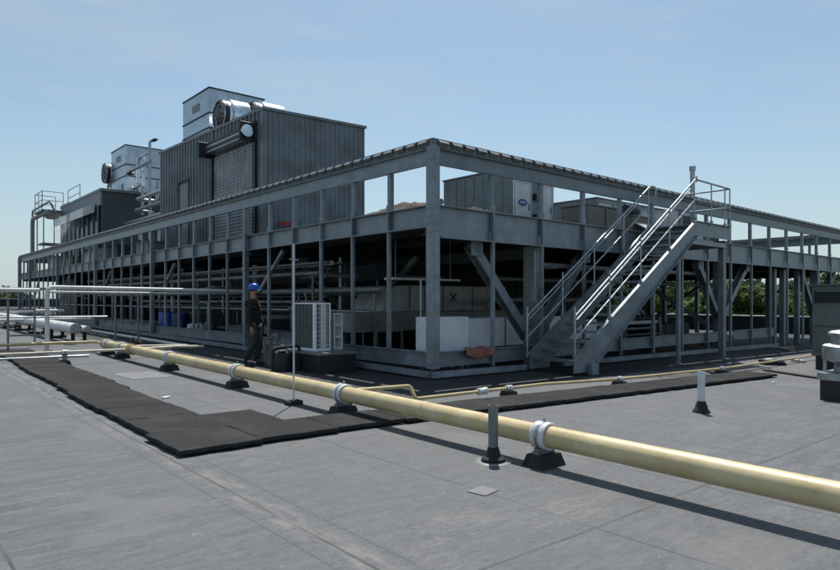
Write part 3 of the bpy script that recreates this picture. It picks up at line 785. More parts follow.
m = MB(); m.add([(0, 0, 0), (.95, 0, 0), (.95, -.5, -.28), (0, -.5, -.28), (0, 0, .04), (.95, 0, .04), (.95, -.52, -.25), (0, -.52, -.25)],
                [(3, 2, 1, 0), (4, 5, 6, 7), (0, 1, 5, 4), (1, 2, 6, 5), (2, 3, 7, 6), (3, 0, 4, 7)])
t = cabinet('fan_box', 'tan fan box with a tilted white rain hood on the deck', 'fan box', 10.0, 11.3, 1.7, 2.9, 3.31, 4.15, 'tan')
m.build('rain_hood', 'white', t, (.1, -.005, .62))
t = thing('blower_motor', 'dark blower motor perched on the tan fan box', 'motor', (10.7, 2.2, 4.19))
MB().lathe([(0, -.3), (.18, -.3), (.2, -.2), (.2, .2), (.18, .3), (0, .3)], 16, (0, 0, .24), 'x').build('motor_body', 'black_metal', t)
MB().box(-.25, .25, -.16, .16, 0, .06).build('base', 'galv_dull', t)
cabinet('condensing_unit', 'pale boxy condensing unit on the deck behind the stair top', 'condensing unit', 11.9, 13.3, 1.2, 2.2, 3.31, 4.45, 'white', (('coil_panel', .1, 1.3, .1, 1.0, 'y', 'coil'),))
cabinet('condensing_unit', 'low grey condensing unit right of the stair landing', 'condensing unit', 13.9, 15.2, 1.3, 2.3, 3.31, 3.95, 'galv', (('coil_panel', .1, 1.2, .1, .55, 'y', 'coil'),))
t = thing('flue_pipe', 'capped vertical flue pipe rising above the stair landing rail', 'flue', (12.12, .8, 3.31))
MB().tube([(0, 0, 0), (0, 0, 2.45)], .075, 14).build('pipe', 'galv', t); MB().lathe([(0, 2.40), (.10, 2.40), (.105, 2.54), (0, 2.54)], 14).build('cap', 'galv', t)
def lumpy(name, label, cat, loc, sx, sy, h_, mat, seed=0, n=14, group=None):
    rnd = random.Random(seed); m = MB(); vs = []; fs = []
    ph = [rnd.uniform(0, 6) for _ in range(8)]
    for j in range(n+1):
        for i in range(n+1):
            u, v = i/n*2-1, j/n*2-1; e = max(0, 1-max(abs(u), abs(v))**2.5)
            z = h_*(e**.6)*(.66+.16*math.sin(3.2*u+ph[0])+.12*math.sin(4*v+ph[1]+2*u)+.10*math.sin(9*u+7*v+ph[2])+.05*math.sin(19*u-11*v))
            vs.append((u*sx/2*(1+.08*math.sin(6*v+ph[3])), v*sy/2*(1+.08*math.sin(7*u+ph[4])), max(0.01, z) if e > 0 else 0))
    for j in range(n):
        for i in range(n): a = j*(n+1)+i; fs.append((a, a+1, a+n+2, a+n+1))
    m.add(vs, fs, True)
    o = len(m.v); 
    m.add([(-sx/2*.9, -sy/2*.9, .002), (sx/2*.9, -sy/2*.9, .002), (sx/2*.9, sy/2*.9, .002), (-sx/2*.9, sy/2*.9, .002)], [(3, 2, 1, 0)])
    ob = m.build(name, mat, None, loc); tag(ob, label, cat, group); return ob
lumpy('folded_tarp', 'crumpled brown tarp lying on the deck at the near corner', 'tarp', (.9, 1.7, 3.31), 1.9, 1.3, .36, 'tarp', 3)
lumpy('folded_tarp', 'second brown tarp heap right of the corner post on the deck', 'tarp', (2.6, 1.3, 3.31), 1.3, .9, .38, 'tarp', 9)
t = thing('vent_stub', 'small capped vent stub among the tarps at the deck corner', 'vent', (1.95, 1.9, 3.31)); MB().tube([(0, 0, 0), (0, 0, .5)], .05, 10).build('pipe', 'galv', t); MB().lathe([(0, .46), (.10, .46), (.06, .56), (0, .56)], 12).build('cap', 'tan', t)
tag(MB().box(0, .5, 0, .05, 0, .10).build('red_strip', 'red', None, (1.9, 9.55, 3.95)), 'small red strip at the foot of the ribbed end wall', 'sign')
for k in range(5):
    t = cabinet('pump_skid', ['grey', 'dark', 'pale', 'tan', 'white'][k]+' equipment box on the deck behind the long screen, '+['nearest the roll-up door', 'before the mast', 'beside the mast', 'below the dark plant room', 'at the far end'][k], 'equipment box', .7, 1.4, 18.5+k*4.3, 20.1+k*4.3, 3.31, 3.95+.12*(k % 3), ['unit_grey', 'steel_dark', 'galv', 'tan', 'white'][k], ())

# ------------------------------------------------------------------ mechanical spaces under the deck
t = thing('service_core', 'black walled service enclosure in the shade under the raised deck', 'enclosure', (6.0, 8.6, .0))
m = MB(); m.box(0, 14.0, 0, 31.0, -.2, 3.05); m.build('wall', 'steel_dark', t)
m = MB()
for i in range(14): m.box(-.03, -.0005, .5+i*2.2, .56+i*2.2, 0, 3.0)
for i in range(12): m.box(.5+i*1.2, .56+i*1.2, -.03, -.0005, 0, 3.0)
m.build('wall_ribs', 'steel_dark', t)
def duct_obj(label, x0, x1, y0, y1, z0, z1, mat, cat='duct', name='air_duct', step=1.2, group=None):
    t = thing(name, label, cat, (x0, y0, z0), group=group); lx, ly, lz = x1-x0, y1-y0, z1-z0
    MB().cbox(0, lx, 0, ly, 0, lz, .015).build('casing', mat, t)
    along_x = lx > ly; n = int(max(lx, ly)/step)
    for i in range(1, n+1):
        m = MB(); u = i*max(lx, ly)/(n+1)
        if along_x: m.box(u-.015, u+.015, -.025, ly+.025, -.025, lz+.025)
        else: m.box(-.025, lx+.025, u-.015, u+.015, -.025, lz+.025)
        m.build('joint_flange', 'galv_dull', t)
    for dx, dy in ((.12, .1), (lx-.12, .1), (lx-.12, ly-.1), (.12, ly-.1)):
        m = MB(); g0 = gz(x0+dx, y0+dy)-z0; m.beam((dx, dy, g0), (dx, dy, -.0), .05, .05)
        if z0 > .15: m.build('leg', 'galv_dull', t)
    return t
duct_obj('white jacketed duct box with square end right behind the corner post', .62, 1.74, .75, 1.25, .42, 1.14, 'white_clean', step=9)
duct_obj('long white duct box continuing right behind the brown cloth', 1.95, 5.7, 1.0, 1.8, .42, 1.08, 'white_clean', step=1.7)
duct_obj('grey insulated duct low behind the left screen posts', .5, 6.0, 3.4, 4.1, .72, 1.2, 'tan', step=1.6)
# big round-ended metal plenum
t = thing('round_plenum', 'large galvanised plenum with rounded left end under the deck', 'plenum', (2.05, 4.3, 1.15))
m = MB(); prof = []
for k in range(7): a = math.pi/2+k*(math.pi/2)/6; prof.append((.7+.7*math.cos(a), .75*math.sin(a)))
pr = [(0.7+4.2, .75)]+prof+[(0, 0), (4.9, 0)]
vs = [(x, 0, z) for x, z in pr]+[(x, 1.3, z) for x, z in pr]; n = len(pr)
m.add(vs, [tuple(range(n)), tuple(range(2*n-1, n-1, -1))]+[(i+n, (i+1) % n+n, (i+1) % n, i) for i in range(n)]); m.build('casing', 'plenum', t)
m = MB(); [m.box(x, x+.04, -.03, -.0005, 0, .75) for x in (.95, 1.5, 2.2, 3.4, 4.4)]; m.build('standing_seam', 'galv_dull', t)
m = MB(); [m.beam((x, y, -1.2), (x, y, 0), .06, .06) for x in (.8, 4.6) for y in (.1, 1.2)]; m.build('stand', 'steel', t)
m = MB(); m.beam((2.5, -.02, .3), (2.75, -.02, .55), .02, .03, (0, 1, 0)); m.beam((2.75, -.021, .3), (2.5, -.021, .55), .02, .03, (0, 1, 0)); m.build('marking', 'black_metal', t)
tt = thing('cable_tray', 'pale cable tray hung level above the plenum', 'cable tray', (1.1, 2.6, 1.98))
m = MB(); m.box(0, 2.2, 0, .35, 0, .05); m.build('tray', 'white', tt); m = MB(); [m.beam((x, .17, .05), (x, .17, 1.1), .02, .02) for x in (.2, 2.0)]; m.build('hanger', 'galv_dull', tt)
pipe('thin upright pipe with open top left of the corner post', [(.92, 1.42, .0), (.92, 1.42, 1.95)], .022, 'galv')
rr = random.Random(4)
k = 0
ords = ['copper tinted', 'dull', 'bright', 'dark', 'white', 'pale', 'black', 'grey', 'tan', 'narrow', 'thick', 'clean', 'stained', 'old']
for (a, b, r, mt, lab) in (
    ((.6, 5.0, 2.2), (.6, 40., 2.2), .06, 'galv_dull', 'long dull pipe under the deck just inside the left screen'),
    ((1.1, 3.0, 1.75), (1.1, 36., 1.75), .09, 'galv_dull', 'long thick dull pipe under the deck inside the left screen'),
    ((1.5, 4.0, 1.2), (1.5, 38., 1.2), .05, 'galv', 'thin bright pipe at waist height inside the left screen'),
    ((1.3, 6.0, .5), (1.3, 30., .5), .13, 'black_metal', 'thick black pipe low inside the left screen'),
    ((.5, 5.6, 1.65), (6., 5.6, 1.65), .03, 'galv', 'thin pipe crossing behind the condenser at head height'),
    ((4.6, 3.0, 2.1), (19., 3.0, 2.1), .07, 'galv_dull', 'long pipe high under the deck behind the staircase'),
    ((5.2, 3.4, 1.5), (11., 3.4, 1.5), .10, 'galv_dull', 'thick dull pipe behind the staircase at mid height'),
    ((5.0, 5.5, .7), (20., 5.5, .7), .12, 'black_metal', 'thick black pipe low behind the staircase')):
    t = pipe(lab, [a, b], r, mt, group=None)
    n = int((Vector(b)-Vector(a)).length/4)+1
    for i in range(n+1):
        m = MB()
        p = (Vector(b)-Vector(a))*(i/n)*.98+(Vector(b)-Vector(a))*.01
        m.beam((p.x, p.y, -a[2]+gz(a[0]+p.x, a[1]+p.y)), (p.x, p.y, -r), .04, .04)
        m.build('stand', 'galv_dull', t)
def pump(label, x, y, s=1., mat='unit_grey'):
    t = thing('pump', label, 'pump', (x, y, gz(x, y)), rz=rr.uniform(-.3, .3), group='pumps under the deck')
    MB().box(-.45*s, .45*s, -.25*s, .25*s, 0, .12*s).build('base', 'black_metal', t)
    MB().lathe([(0, -.3*s), (.17*s, -.3*s), (.19*s, -.2*s), (.19*s, .1*s), (.12*s, .14*s), (0, .14*s)], 16, (-.1*s, 0, .34*s), 'x').build('motor', mat, t)
    MB().lathe([(0, -.1*s), (.2*s, -.1*s), (.25*s, 0), (.2*s, .1*s), (0, .1*s)], 16, (.25*s, 0, .36*s), 'x').build('volute', 'steel', t)
    MB().tube(bent([(.25*s, 0, .5*s), (.25*s, 0, 1.2*s), (.25*s, .8*s, 1.2*s)], .12*s), .06*s, 10).build('riser', 'galv_dull', t)
pump('grey pump with bent riser just inside the second bay left of the worker', .9, 7.0); pump('tan pump farther along inside the left screen', .9, 10.1, 1.2, 'tan'); pump('white motor pump inside the left screen beyond the tan one', .8, 13.2, 1.1, 'white')
pump('red motor pump in the dark beneath the staircase', 5.9, 1.6, 1.1, 'red'); pump('black pump behind the lower channel right of the stairs', 11.0, 1.5, .9, 'black_metal')
def tank(label, x, y, r, h_, mat, grp=None, name='storage_drum'):
    t = thing(name, label, 'drum', (x, y, gz(x, y)), group=grp)
    MB().lathe([(0, 0), (r, 0), (r, h_*.32), (r*1.04, h_*.33), (r*1.04, h_*.35), (r, h_*.36), (r, h_*.66), (r*1.04, h_*.67), (r*1.04, h_*.69), (r, h_*.7), (r, h_), (r*.9, h_), (0, h_-.01)], 20).build('barrel', mat, t)
    MB().lathe([(0, h_), (r*.12, h_), (r*.12, h_+.03), (0, h_+.03)], 10, (r*.5, 0, 0)).build('bung', 'black_metal', t)
M['navy'] = worn('navy_plastic', (.008, .02, .13), rough=.4, scale=4, streak=False)
tank('navy blue plastic drum, right of the pair behind the long screen', .75, 15.0, .32, .9, 'navy', 'blue drums'); tank('blue plastic drum, left of the pair behind the long screen', .75, 16.4, .32, .9, 'blue', 'blue drums')
duct_obj('pale electrical cabinet standing in the shade right of the staircase', 10.0, 10.5, 2.6, 3.3, .0, 1.25, 'unit_grey', 'cabinet', 'electrical_cabinet', 9)
duct_obj('second pale electrical cabinet close beside the first one', 10.7, 11.2, 2.6, 3.3, .0, 1.15, 'unit_grey', 'cabinet', 'electrical_cabinet', 9)
duct_obj('dark equipment crate in the shade directly behind the staircase', 6.4, 8.6, 3.9, 5.2, .05, 1.5, 'steel_dark', 'crate', 'equipment_crate', .6)
duct_obj('white duct segment visible behind the stair foot', 5.85, 7.6, 1.4, 2.1, .42, .95, 'white_duct', step=9)
duct_obj('dark low equipment box behind the right-hand lower channel', 14.4, 17.6, 3.6, 4.6, .0, .55, 'black_metal', 'equipment box', 'equipment_box', .8)
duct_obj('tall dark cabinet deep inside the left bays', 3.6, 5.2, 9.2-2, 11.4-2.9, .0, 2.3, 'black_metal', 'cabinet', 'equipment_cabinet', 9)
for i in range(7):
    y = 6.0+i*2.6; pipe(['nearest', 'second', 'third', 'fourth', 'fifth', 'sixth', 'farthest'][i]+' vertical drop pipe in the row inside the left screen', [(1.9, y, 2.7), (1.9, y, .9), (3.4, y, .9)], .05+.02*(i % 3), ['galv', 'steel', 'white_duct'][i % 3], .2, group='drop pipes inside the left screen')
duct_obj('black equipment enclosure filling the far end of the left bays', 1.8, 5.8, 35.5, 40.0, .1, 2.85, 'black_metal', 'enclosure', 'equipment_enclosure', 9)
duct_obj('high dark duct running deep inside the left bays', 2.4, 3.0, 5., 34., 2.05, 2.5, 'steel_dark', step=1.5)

def bank(label, a, b, n, gap, r, mats, vert=False):
    a = Vector(a); b = Vector(b); t = thing('pipe_bank', label, 'pipes', a)
    d = (b-a).normalized(); sd = Vector((0, 0, 1)) if vert else d.cross(Vector((0, 0, 1))).normalized()
    for i in range(n):
        o = sd*gap*i; f = MB().tube([o+d*(.1*(i % 3)), o+(b-a)-d*(.2*(i % 2))], r*(1+.4*((i*7) % 3)), 10).build('pipe', mats[i % len(mats)], t)
        if i % 2 == 0:
            m = MB(); p = o+(b-a)*(.2+.13*i); m.lathe([(0, -.09), (r*2.2, -.08), (r*2.2, .08), (0, .09)], 12, p, 'y' if abs(d.y) > .5 else 'x', False); m.lathe([(.07, .17), (.09, .17), (.09, .19), (.07, .19)], 12, p); m.beam(p, p+Vector((0, 0, .18)), .02, .02); m.build('valve', 'galv', f)
    L_ = (b-a).length; k = max(2, int(L_/2.4))
    for i in range(k+1):
        p = d*(L_*(.04+.92*i/k)); q = p+sd*gap*(n-1)
        MB().beam(p-sd*.08-Vector((0, 0, r*2+.02)), q+sd*.08-Vector((0, 0, 0 if vert else r*2+.02)), .04, .03).build('hanger', 'galv_dull', t)
mm_ = ['galv_dull', 'steel', 'white_duct', 'galv', 'black_metal']
bank('bank of mixed pipes under the deck, high inside the left screen', (.45, 4.5, 2.45), (.45, 27, 2.45), 5, .16, .035, mm_)
bank('stacked thin pipes on the inner left columns at chest height', (2.9, 8.2, 1.1), (2.9, 26, 1.1), 4, .17, .03, mm_, True)
bank('high crossing pipes behind the condenser', (.6, 6.2, 2.2), (5.6, 6.2, 2.2), 4, .18, .035, mm_)
bank('crossing pipes under the deck before the blue drums', (.5, 12.4, 1.9), (5.8, 12.4, 1.9), 4, .2, .04, mm_)
bank('pipes high under the deck just behind the stair', (4.0, .9, 2.35), (12.6, .9, 2.35), 4, .16, .03, mm_)
bank('stacked pipes low behind the right-hand lower channel', (7.2, 2.2, .35), (12.5, 2.2, .35), 3, .2, .035, mm_, True)
bank('crossing pipes far along the left bays', (.5, 20.5, 1.6), (5.8, 20.5, 1.6), 5, .2, .05, mm_)
bank('crossing pipes near the far end of the left bays', (.5, 29.0, 1.7), (5.8, 29.0, 1.7), 5, .2, .05, mm_)
for i, (x, y, z, lab) in enumerate(((3.15, .12, 1.45, 'on the column left of the stair foot'), (12.75, .12, 1.5, 'on the column right of the landing'), (3.1, 7.6, 1.4, 'on the inner column behind the condenser'), (3.1, 15.4, 1.5, 'on the inner column behind the blue drums'))):
    t = thing('junction_box', 'small grey electrical junction box '+lab, 'junction box', (x, y, z))
    MB().cbox(-.13, .13, -.0, .02, .0, .36, .004).build('box', 'unit_grey', t) if 0 else MB().box(-.12, .12, -.10, .0, 0, .34).build('box', 'unit_grey', t)
    MB().tube([(0, -.05, .34), (0, -.05, 1.15)], .014, 8).build('conduit', 'galv', t)
# brown cloth hanging over the lower channel
def cloth():
    m = MB(); n, k = 16, 12; vs = []; fs = []; rd = random.Random(2)
    ph = [rd.uniform(0, 6) for _ in range(5)]
    prof = [(.06, .505), (.02, .512), (-.04, .512), (-.085, .505), (-.105, .47), (-.115, .43), (-.12, .39), (-.125, .35), (-.125, .31)]
    for i in range(n+1):
        u = i/n
        drop = .45+.55*math.sin(math.pi*min(1, max(0, u*.95+.05)))**.6
        for j, (y, z) in enumerate(prof):
            f = j/(len(prof)-1); zz = z if j < 4 else .505-(.505-z)*drop
            yy = y-(.022*math.sin(9*u+ph[0])+.014*math.sin(17*u+ph[1]))*f-.012*f
            vs.append((u*.72-.05*f*math.cos(4*u), yy, zz+.018*math.sin(11*u+ph[2])*(1 if 0 < j < 4 else .4)+.012))
    w = len(prof)
    for i in range(n):
        for j in range(w-1): a = i*w+j; fs.append((a, a+w, a+w+1, a+1))
    m.add(vs, fs, True); return m
o = cloth().build('draped_cloth', 'rag', None, (.82, 0, 0)); o.modifiers.new('thick', 'SOLIDIFY').thickness = .012; tag(o, 'reddish brown cloth draped over the lower steel channel near the corner', 'cloth')

# ------------------------------------------------------------------ big cream pipe and its supports
PX = -3.60
def PZ(y): return gz(PX, y)+.27
t = thing('gas_pipe', 'thick cream painted pipe running diagonally across the roof', 'pipe', (PX, -11, gz(PX, -11)))
def PL(x, y, z): return Vector((x-PX, y+11, z-gz(PX, -11)))
m = MB(); m.tube([PL(PX, -11, PZ(-11)), PL(PX, 8.6, PZ(8.6))], .098, 24)
m.build('main_pipe', 'cream_pipe', t)
m = MB(); m.tube([PL(PX, 8.62, PZ(8.6)), PL(PX, 8.78, PZ(8.6))], [.105, .075], 20); m.tube(bent([PL(PX, 8.79, PZ(8.6)), PL(PX, 9.5, PZ(8.6)), PL(PX-13, 9.55, PZ(8.6)+.05)], .22), .040, 16); m.build('reduced_end', 'cream_pipe', t)
for y in (-3.85, 5.5):
    m = MB(); m.lathe([(.0985, -.02), (.1035, -.012), (.1035, .012), (.0985, .02)], 24, PL(PX, y, PZ(y)), 'y'); m.build('weld_ring', 'cream_pipe', t)
m = MB()
for y in (6.3, 6.45, 8.5): m.lathe([(.05, -.03), (.125, -.03), (.125, .03), (.05, .03)], 32, PL(PX, y, PZ(y)), 'y')
m.build('flange', 'cream_pipe', t)
def pipe_support(label, x, y, r, rz, h_, group, s=1.):
    """rubber block, channel, white saddle rings round a pipe of radius r at height h_"""
    t = thing('pipe_support', label, 'pipe support', (x, y, gz(x, y)), rz, group)
    w, d, bh = .17*s, .12*s, .11*s
    m = MB(); m.add([(-w, -d, 0), (w, -d, 0), (w, d, 0), (-w, d, 0), (-w*.82, -d*.7, bh), (w*.82, -d*.7, bh), (w*.82, d*.7, bh), (-w*.82, d*.7, bh)],
                    [(3, 2, 1, 0), (4, 5, 6, 7), (0, 1, 5, 4), (1, 2, 6, 5), (2, 3, 7, 6), (3, 0, 4, 7)]); m.build('rubber_block', 'black', t)
    m = MB(); m.box(-w*.7, w*.7, -.03*s, .03*s, bh+.002, bh+.035*s); m.box(-.09*s, .09*s, -.045*s, .045*s, bh+.037*s, max(bh+.045*s, h_-r-.01)); m.build('bracket', 'galv_dull', t)
    ro = r*1.22+.003
    m = MB()
    for yy in (-.045*s, .045*s):
        m.lathe([(r*1.01, yy-.031*s), (ro-.004, yy-.031*s), (ro, yy-.025*s), (ro, yy+.025*s), (ro-.004, yy+.031*s), (r*1.01, yy+.031*s)], 32, (0, 0, h_), 'y')
    m.build('saddle_ring', 'white', t)
    m = MB(); m.lathe([(r*1.02, -.016*s), (ro*1.03, -.016*s), (ro*1.03, .016*s), (r*1.02, .016*s)], 32, (0, 0, h_), 'y')
    m.tube([(0.01, 0, h_+ro), (0.01, 0, h_+ro+.035*s)], .012*s, 8); m.tube([(ro+.01, 0, h_), (ro+.01, 0, bh+.03)], .012*s, 8)
    m.build('clamp', 'galv', t)
    return t
for y, lab in ((-8.6, 'nearest pipe support, at the right frame edge'), (-5.47, 'rubber block support under the big pipe, closest whole one to the camera'), (-2.25, 'rubber block support of the big pipe beside the walkway pads'),
               (.86, 'big pipe support just left of the thin white pole'), (3.97, 'big pipe support in front of the worker'), (7.12, 'big pipe support where a thin pipe crosses'), (8.3, 'big pipe support at the elbow, farthest from the camera')):
    pipe_support(lab, PX, y, .1, 0, .27, 'supports of the thick cream pipe')

# small cream pipe along x
def zs(x, y): return gz(x, y)+.16
t = thing('small_gas_pipe', 'thin cream pipe running right alongside the walkway pads', 'pipe', (PX, -2.20, gz(PX, -2.2)))
o0 = t.location
zs = lambda x, y: gz(x, y)+.125
pts = [(PX+.09, -2.22, .29+gz(PX, -2))]+[(-2.52, -2.30, .29+gz(-2.5, -2)), (-2.52, -2.42, zs(-2.5, -2.4))]+[(x, y, zs(x, y)) for x, y in ((.25, -2.44), (1.95, -2.78), (5.7, -3.02), (13.5, -2.85))]
MB().tube(bent([Vector(p)-o0 for p in pts], .05), .026, 14).build('pipe', 'cream_pipe', t)
m = MB(); p = Vector((-1.2, -2.43, zs(-1.2, -2.43)))-o0; m.lathe([(.03, -.1), (.055, -.09), (.055, -.03), (.04, -.01), (.04, .01), (.055, .03), (.055, .09), (.03, .1)], 16, p, 'x'); m.build('coupling', 'white', t)
for x, y, lab in ((-.6, -2.435, 'small pipe support with black block, first right of the big pipe'), (2.0, -2.785, 'small pipe support with black block in front of the stairs'), (5.6, -3.015, 'small pipe support at the end of the walkway pads'), (9.0, -2.955, 'small pipe support beside the grey-green unit')):
    pipe_support(lab, x, y, .036, math.pi/2, .125, 'supports of the thin cream pipe', .75)

# left-hand crossing pipes
def ground_pipe(label, pts, r, h_, mat='pale_pipe', rad=.1):
    return pipe(label, [(x, y, gz(x, y)+h_) for x, y in pts], r, mat, rad)
ground_pipe('thin cream pipe crossing the pads at the left, nearer of two', [(-20, 6.0), (-5.0, 6.28), (-3.75, 6.36)], .028, .27)
ground_pipe('short cream branch pipe beyond the big pipe flange', [(-3.45, 6.9), (-2.2, 7.35), (-1.6, 7.1)], .035, .22)
ground_pipe('short cream branch pipe behind the other branch', [(-3.3, 8.3), (-1.7, 7.9)], .035, .2)
ground_pipe('narrow grey conduit lying on the roof at the left', [(-16, 7.4), (-4.2, 7.6)], .028, .06, 'galv')
pipe_support('pipe support with white saddle standing by the pads at the left', -5.0, 6.28, .036, math.pi/2, .27, 'supports of the left crossing pipe', .85)
pipe_support('pipe support under the left crossing pipe, near the frame edge', -8.2, 6.22, .036, math.pi/2, .27, 'supports of the left crossing pipe', .85)

# white duct pipes
def capped(label, x, y0, y1, r, z, mat='white_pipe'):
    t = thing('white_duct_pipe', label, 'pipe', (x, y0, gz(x, y0)), group='large white pipes at the far left')
    MB().tube([(0, 0, z), (0, y1-y0, z+gz(x, y1)-gz(x, y0))], r, 24).build('pipe', mat, t)
    m = MB(); m.lathe([(0, -.012), (r*.86, -.012), (r*.9, -.002), (r*1.03, -.002), (r*1.03, .06), (r, .06)], 24, (0, 0, z), 'y'); m.build('end_cap', 'galv', t)
    n = int((y1-y0)/3)
    for i in range(n+1):
        m = MB(); y = .4+i*3; g0 = gz(x, y0+y)-gz(x, y0); m.box(-r*1.2, r*1.2, y-.06, y+.06, g0, g0+.09); m.box(-.05, .05, y-.04, y+.04, g0+.091, z-r+.03+g0)
        m.build('stand', 'black', t)
capped('larger white capped pipe at the far left, its round end facing the camera', -3.35, 12.6, 55, .16, .48)
capped('smaller white capped pipe right of the larger one', -2.95, 12.9, 55, .10, .44)
# elevated pipes with racks on the left
pipe('white elbow pipe rising from the roof then running level into the platform', [(-4.68, 9.7, gz(-4.7, 9.7)), (-4.68, 9.7, 1.83), (4.5, 9.9, 1.74)], .055, 'white_pipe', .16, name='elbow_pipe')
pipe('thin white pipe level under the elbow pipe', [(-4.2, 12.4, gz(-4, 12)), (-4.2, 12.4, 1.74), (3.8, 12.6, 1.70)], .035, 'white_pipe', .12, name='elbow_pipe')
pipe('white level pipe leaving the frame at the left edge', [(-19, 9.9, 1.80), (-4.85, 9.75, 1.75)], .055, 'white_pipe', name='level_pipe')
pipe('upper thin white pipe at the left frame edge', [(-22, 16.0, 2.25), (-5.6, 16.2, 2.12)], .05, 'white_pipe', name='level_pipe')
pipe('thick white pipe farther back at the left frame edge', [(-30, 26, 2.35), (-3.5, 26.2, 2.15)], .09, 'white_pipe', name='level_pipe')
pipe('thin dark conduit half way up behind the racks', [(-24, 13.4, 1.10), (-2.2, 13.6, .95)], .03, 'galv', name='level_pipe')
pipe('white low pipe lying behind the left racks', [(-28, 20.0, .75), (-1.0, 20.4, .70)], .07, 'white_pipe', name='level_pipe')
pipe('second white low pipe lying farther behind the racks', [(-30, 24.0, 1.05), (-1.2, 24.4, 1.0)], .07, 'white_pipe', name='level_pipe')
pipe('light grey line on the roof running beside the platform', [(-1.4, 8.6, gz(-1.4, 8.6)+.12), (-1.5, 40, gz(-1.5, 40)+.12)], .045, 'white_pipe', name='level_pipe')
def rack(label, x, y, w, h_, bars, rz=0, mat='galv_dull'):
    t = thing('pipe_rack', label, 'pipe rack', (x, y, gz(x, y)), rz, 'pipe racks at the left')
    for s in (-1, 1):
        p = MB().box(s*w/2-.025, s*w/2+.025, -.025, .025, .03, h_).build('post', mat, t)
        MB().box(s*w/2-.09, s*w/2+.09, -.09, .09, 0, .03).build('base_plate', 'black', p)
    for z in bars: MB().box(-w/2+.026, w/2-.026, -.022, .022, z-.022, z+.022).build('crossbar', mat, t)
rack('two-post rack astride the crossing pipes, just left of the elbow pipe', -5.05, 10.0, .9, 1.72, (.45, 1.66))
rack('two-post rack at the left frame edge nearest the camera', -7.4, 9.9, .9, 1.76, (.45, 1.7))
rack('tall narrow rack behind the white capped pipes', -4.9, 13.2, 1.1, 1.7, (.6, 1.05))
rack('rack behind the nearest left rack', -8.0, 13.3, 1.2, 1.75, (.6, 1.1))
rack('far rack between the white pipe ends and the platform', -1.9, 12.5, .7, 1.68, (.7, 1.62))
rack('far rack deep at the left edge', -6.4, 16.1, 1.2, 2.1, (.8, 2.05)); rack('thin rack farthest back on the left', -6.0, 20.2, 1.4, 1.9, (.66, 1.0)); rack('rack beside the far white pipes', -5.0, 24.3, 1.6, 2.1, (.9, 1.6)); rack('rack farthest left beyond the white pipes', -9.5, 20.1, 1.4, 1.9, (.66, 1.0))
for x, y, s, lab in ((-2.1, 11.0, .34, 'brown sack lying near the foot of the platform'),):
    lumpy('brown_sack', lab, 'sack', (x, y, gz(x, y)), s, s, .36, 'tarp', 5)

# ------------------------------------------------------------------ walkway pads
def pad(label, x, y, lx, ly, rz, k, grp):
    rnd = random.Random(k); m = MB(); h_ = .045
    out = []
    n = 8
    def edge(ax, ay, bx, by):
        for i in range(n):
            u = i/n; wv = .009*math.sin(u*math.pi*2*2+k)+rnd.uniform(-.002, .002) if i else 0
            dx, dy = bx-ax, by-ay; L_ = math.hypot(dx, dy); out.append((ax+dx*u+dy/L_*wv, ay+dy*u-dx/L_*wv))
    a, b = lx/2, ly/2
    edge(-a, -b, a, -b); edge(a, -b, a, b); edge(a, b, -a, b); edge(-a, b, -a, -b)
    N_ = len(out)
    vs = [(u, v, 0.004+0) for u, v in out]+[(u, v, h_-.008) for u, v in out]+[(u*.988, v*.988, h_) for u, v in out]
    # gentle dish
    fs = [tuple(range(N_-1, -1, -1)), tuple(range(2*N_, 3*N_))]
    for q in (0, N_): fs += [(q+i, q+(i+1) % N_, q+N_+(i+1) % N_, q+N_+i) for i in range(N_)]
    m.add(vs, fs)
    # feet
    for fx in (-.3, 0, .3): m.box(fx*lx-.04, fx*lx+.04, -b*.9, b*.9, -.012, .003)
    o = m.build('walkway_pad', 'pad', None, (x, y, gz(x, y)+.022+rnd.uniform(0, .003))); o.rotation_euler = (math.atan(.008)+rnd.uniform(-.002, .002), math.atan(.012)+rnd.uniform(-.002, .002), rz+rnd.uniform(-.006, .006))
    tag(o, label, 'walkway pad', grp)
G1 = 'black rubber pads of the walkway strip running left away'
ordn = ['first', 'second', 'third', 'fourth', 'fifth', 'sixth', 'seventh', 'eighth', 'ninth', 'tenth', 'eleventh', 'twelfth', 'thirteenth', 'fourteenth', 'fifteenth', 'sixteenth']
for i in range(15):
    y = -2.78+i*.93
    x = -5.66+.03*math.sin(i*1.3)+.022*i
    pad('black rubber pad, %s from the walkway corner on the strip going left away' % ordn[i], x, y, .84, .925, 0, i, G1)
pad('black rubber pad, first right of the walkway corner on the strip going right', -4.76, -2.815, .93, .78, -.03, 39, 'black rubber pads of the walkway strip running right')
pad('black rubber pad tucked into the inner corner of the walkway bend', -4.89, -1.99, .68, .86, 0, 40, 'black rubber pads of the walkway strip running right')
for i in range(11):
    x = -4.77+.95+i*.94
    y = -2.80-.075*(i+1) if True else 0
    pad('black rubber pad, %s right of the walkway corner on the strip going right' % ordn[i+1], x, y+.05, .93, .74, -.055, 50+i, 'black rubber pads of the walkway strip running right')
# dark thin strips farther right
def strip(label, a, b, w=.22):
    a, b = Vector((*a, gz(*a)+.02)), Vector((*b, gz(*b)+.02)); o = a.copy(); m = MB(); m.beam((0, 0, 0), b-a, w, .03)
    tag(m.build('rubber_strip', 'black', None, a), label, 'rubber strip')
strip('thin black rubber strip on the roof toward the round exhaust fan', (7.2, -3.3), (5.6, -6.2), .16)
strip('short black strip lying past the end of the pads', (5.6, -2.75), (6.4, -3.7), .3)

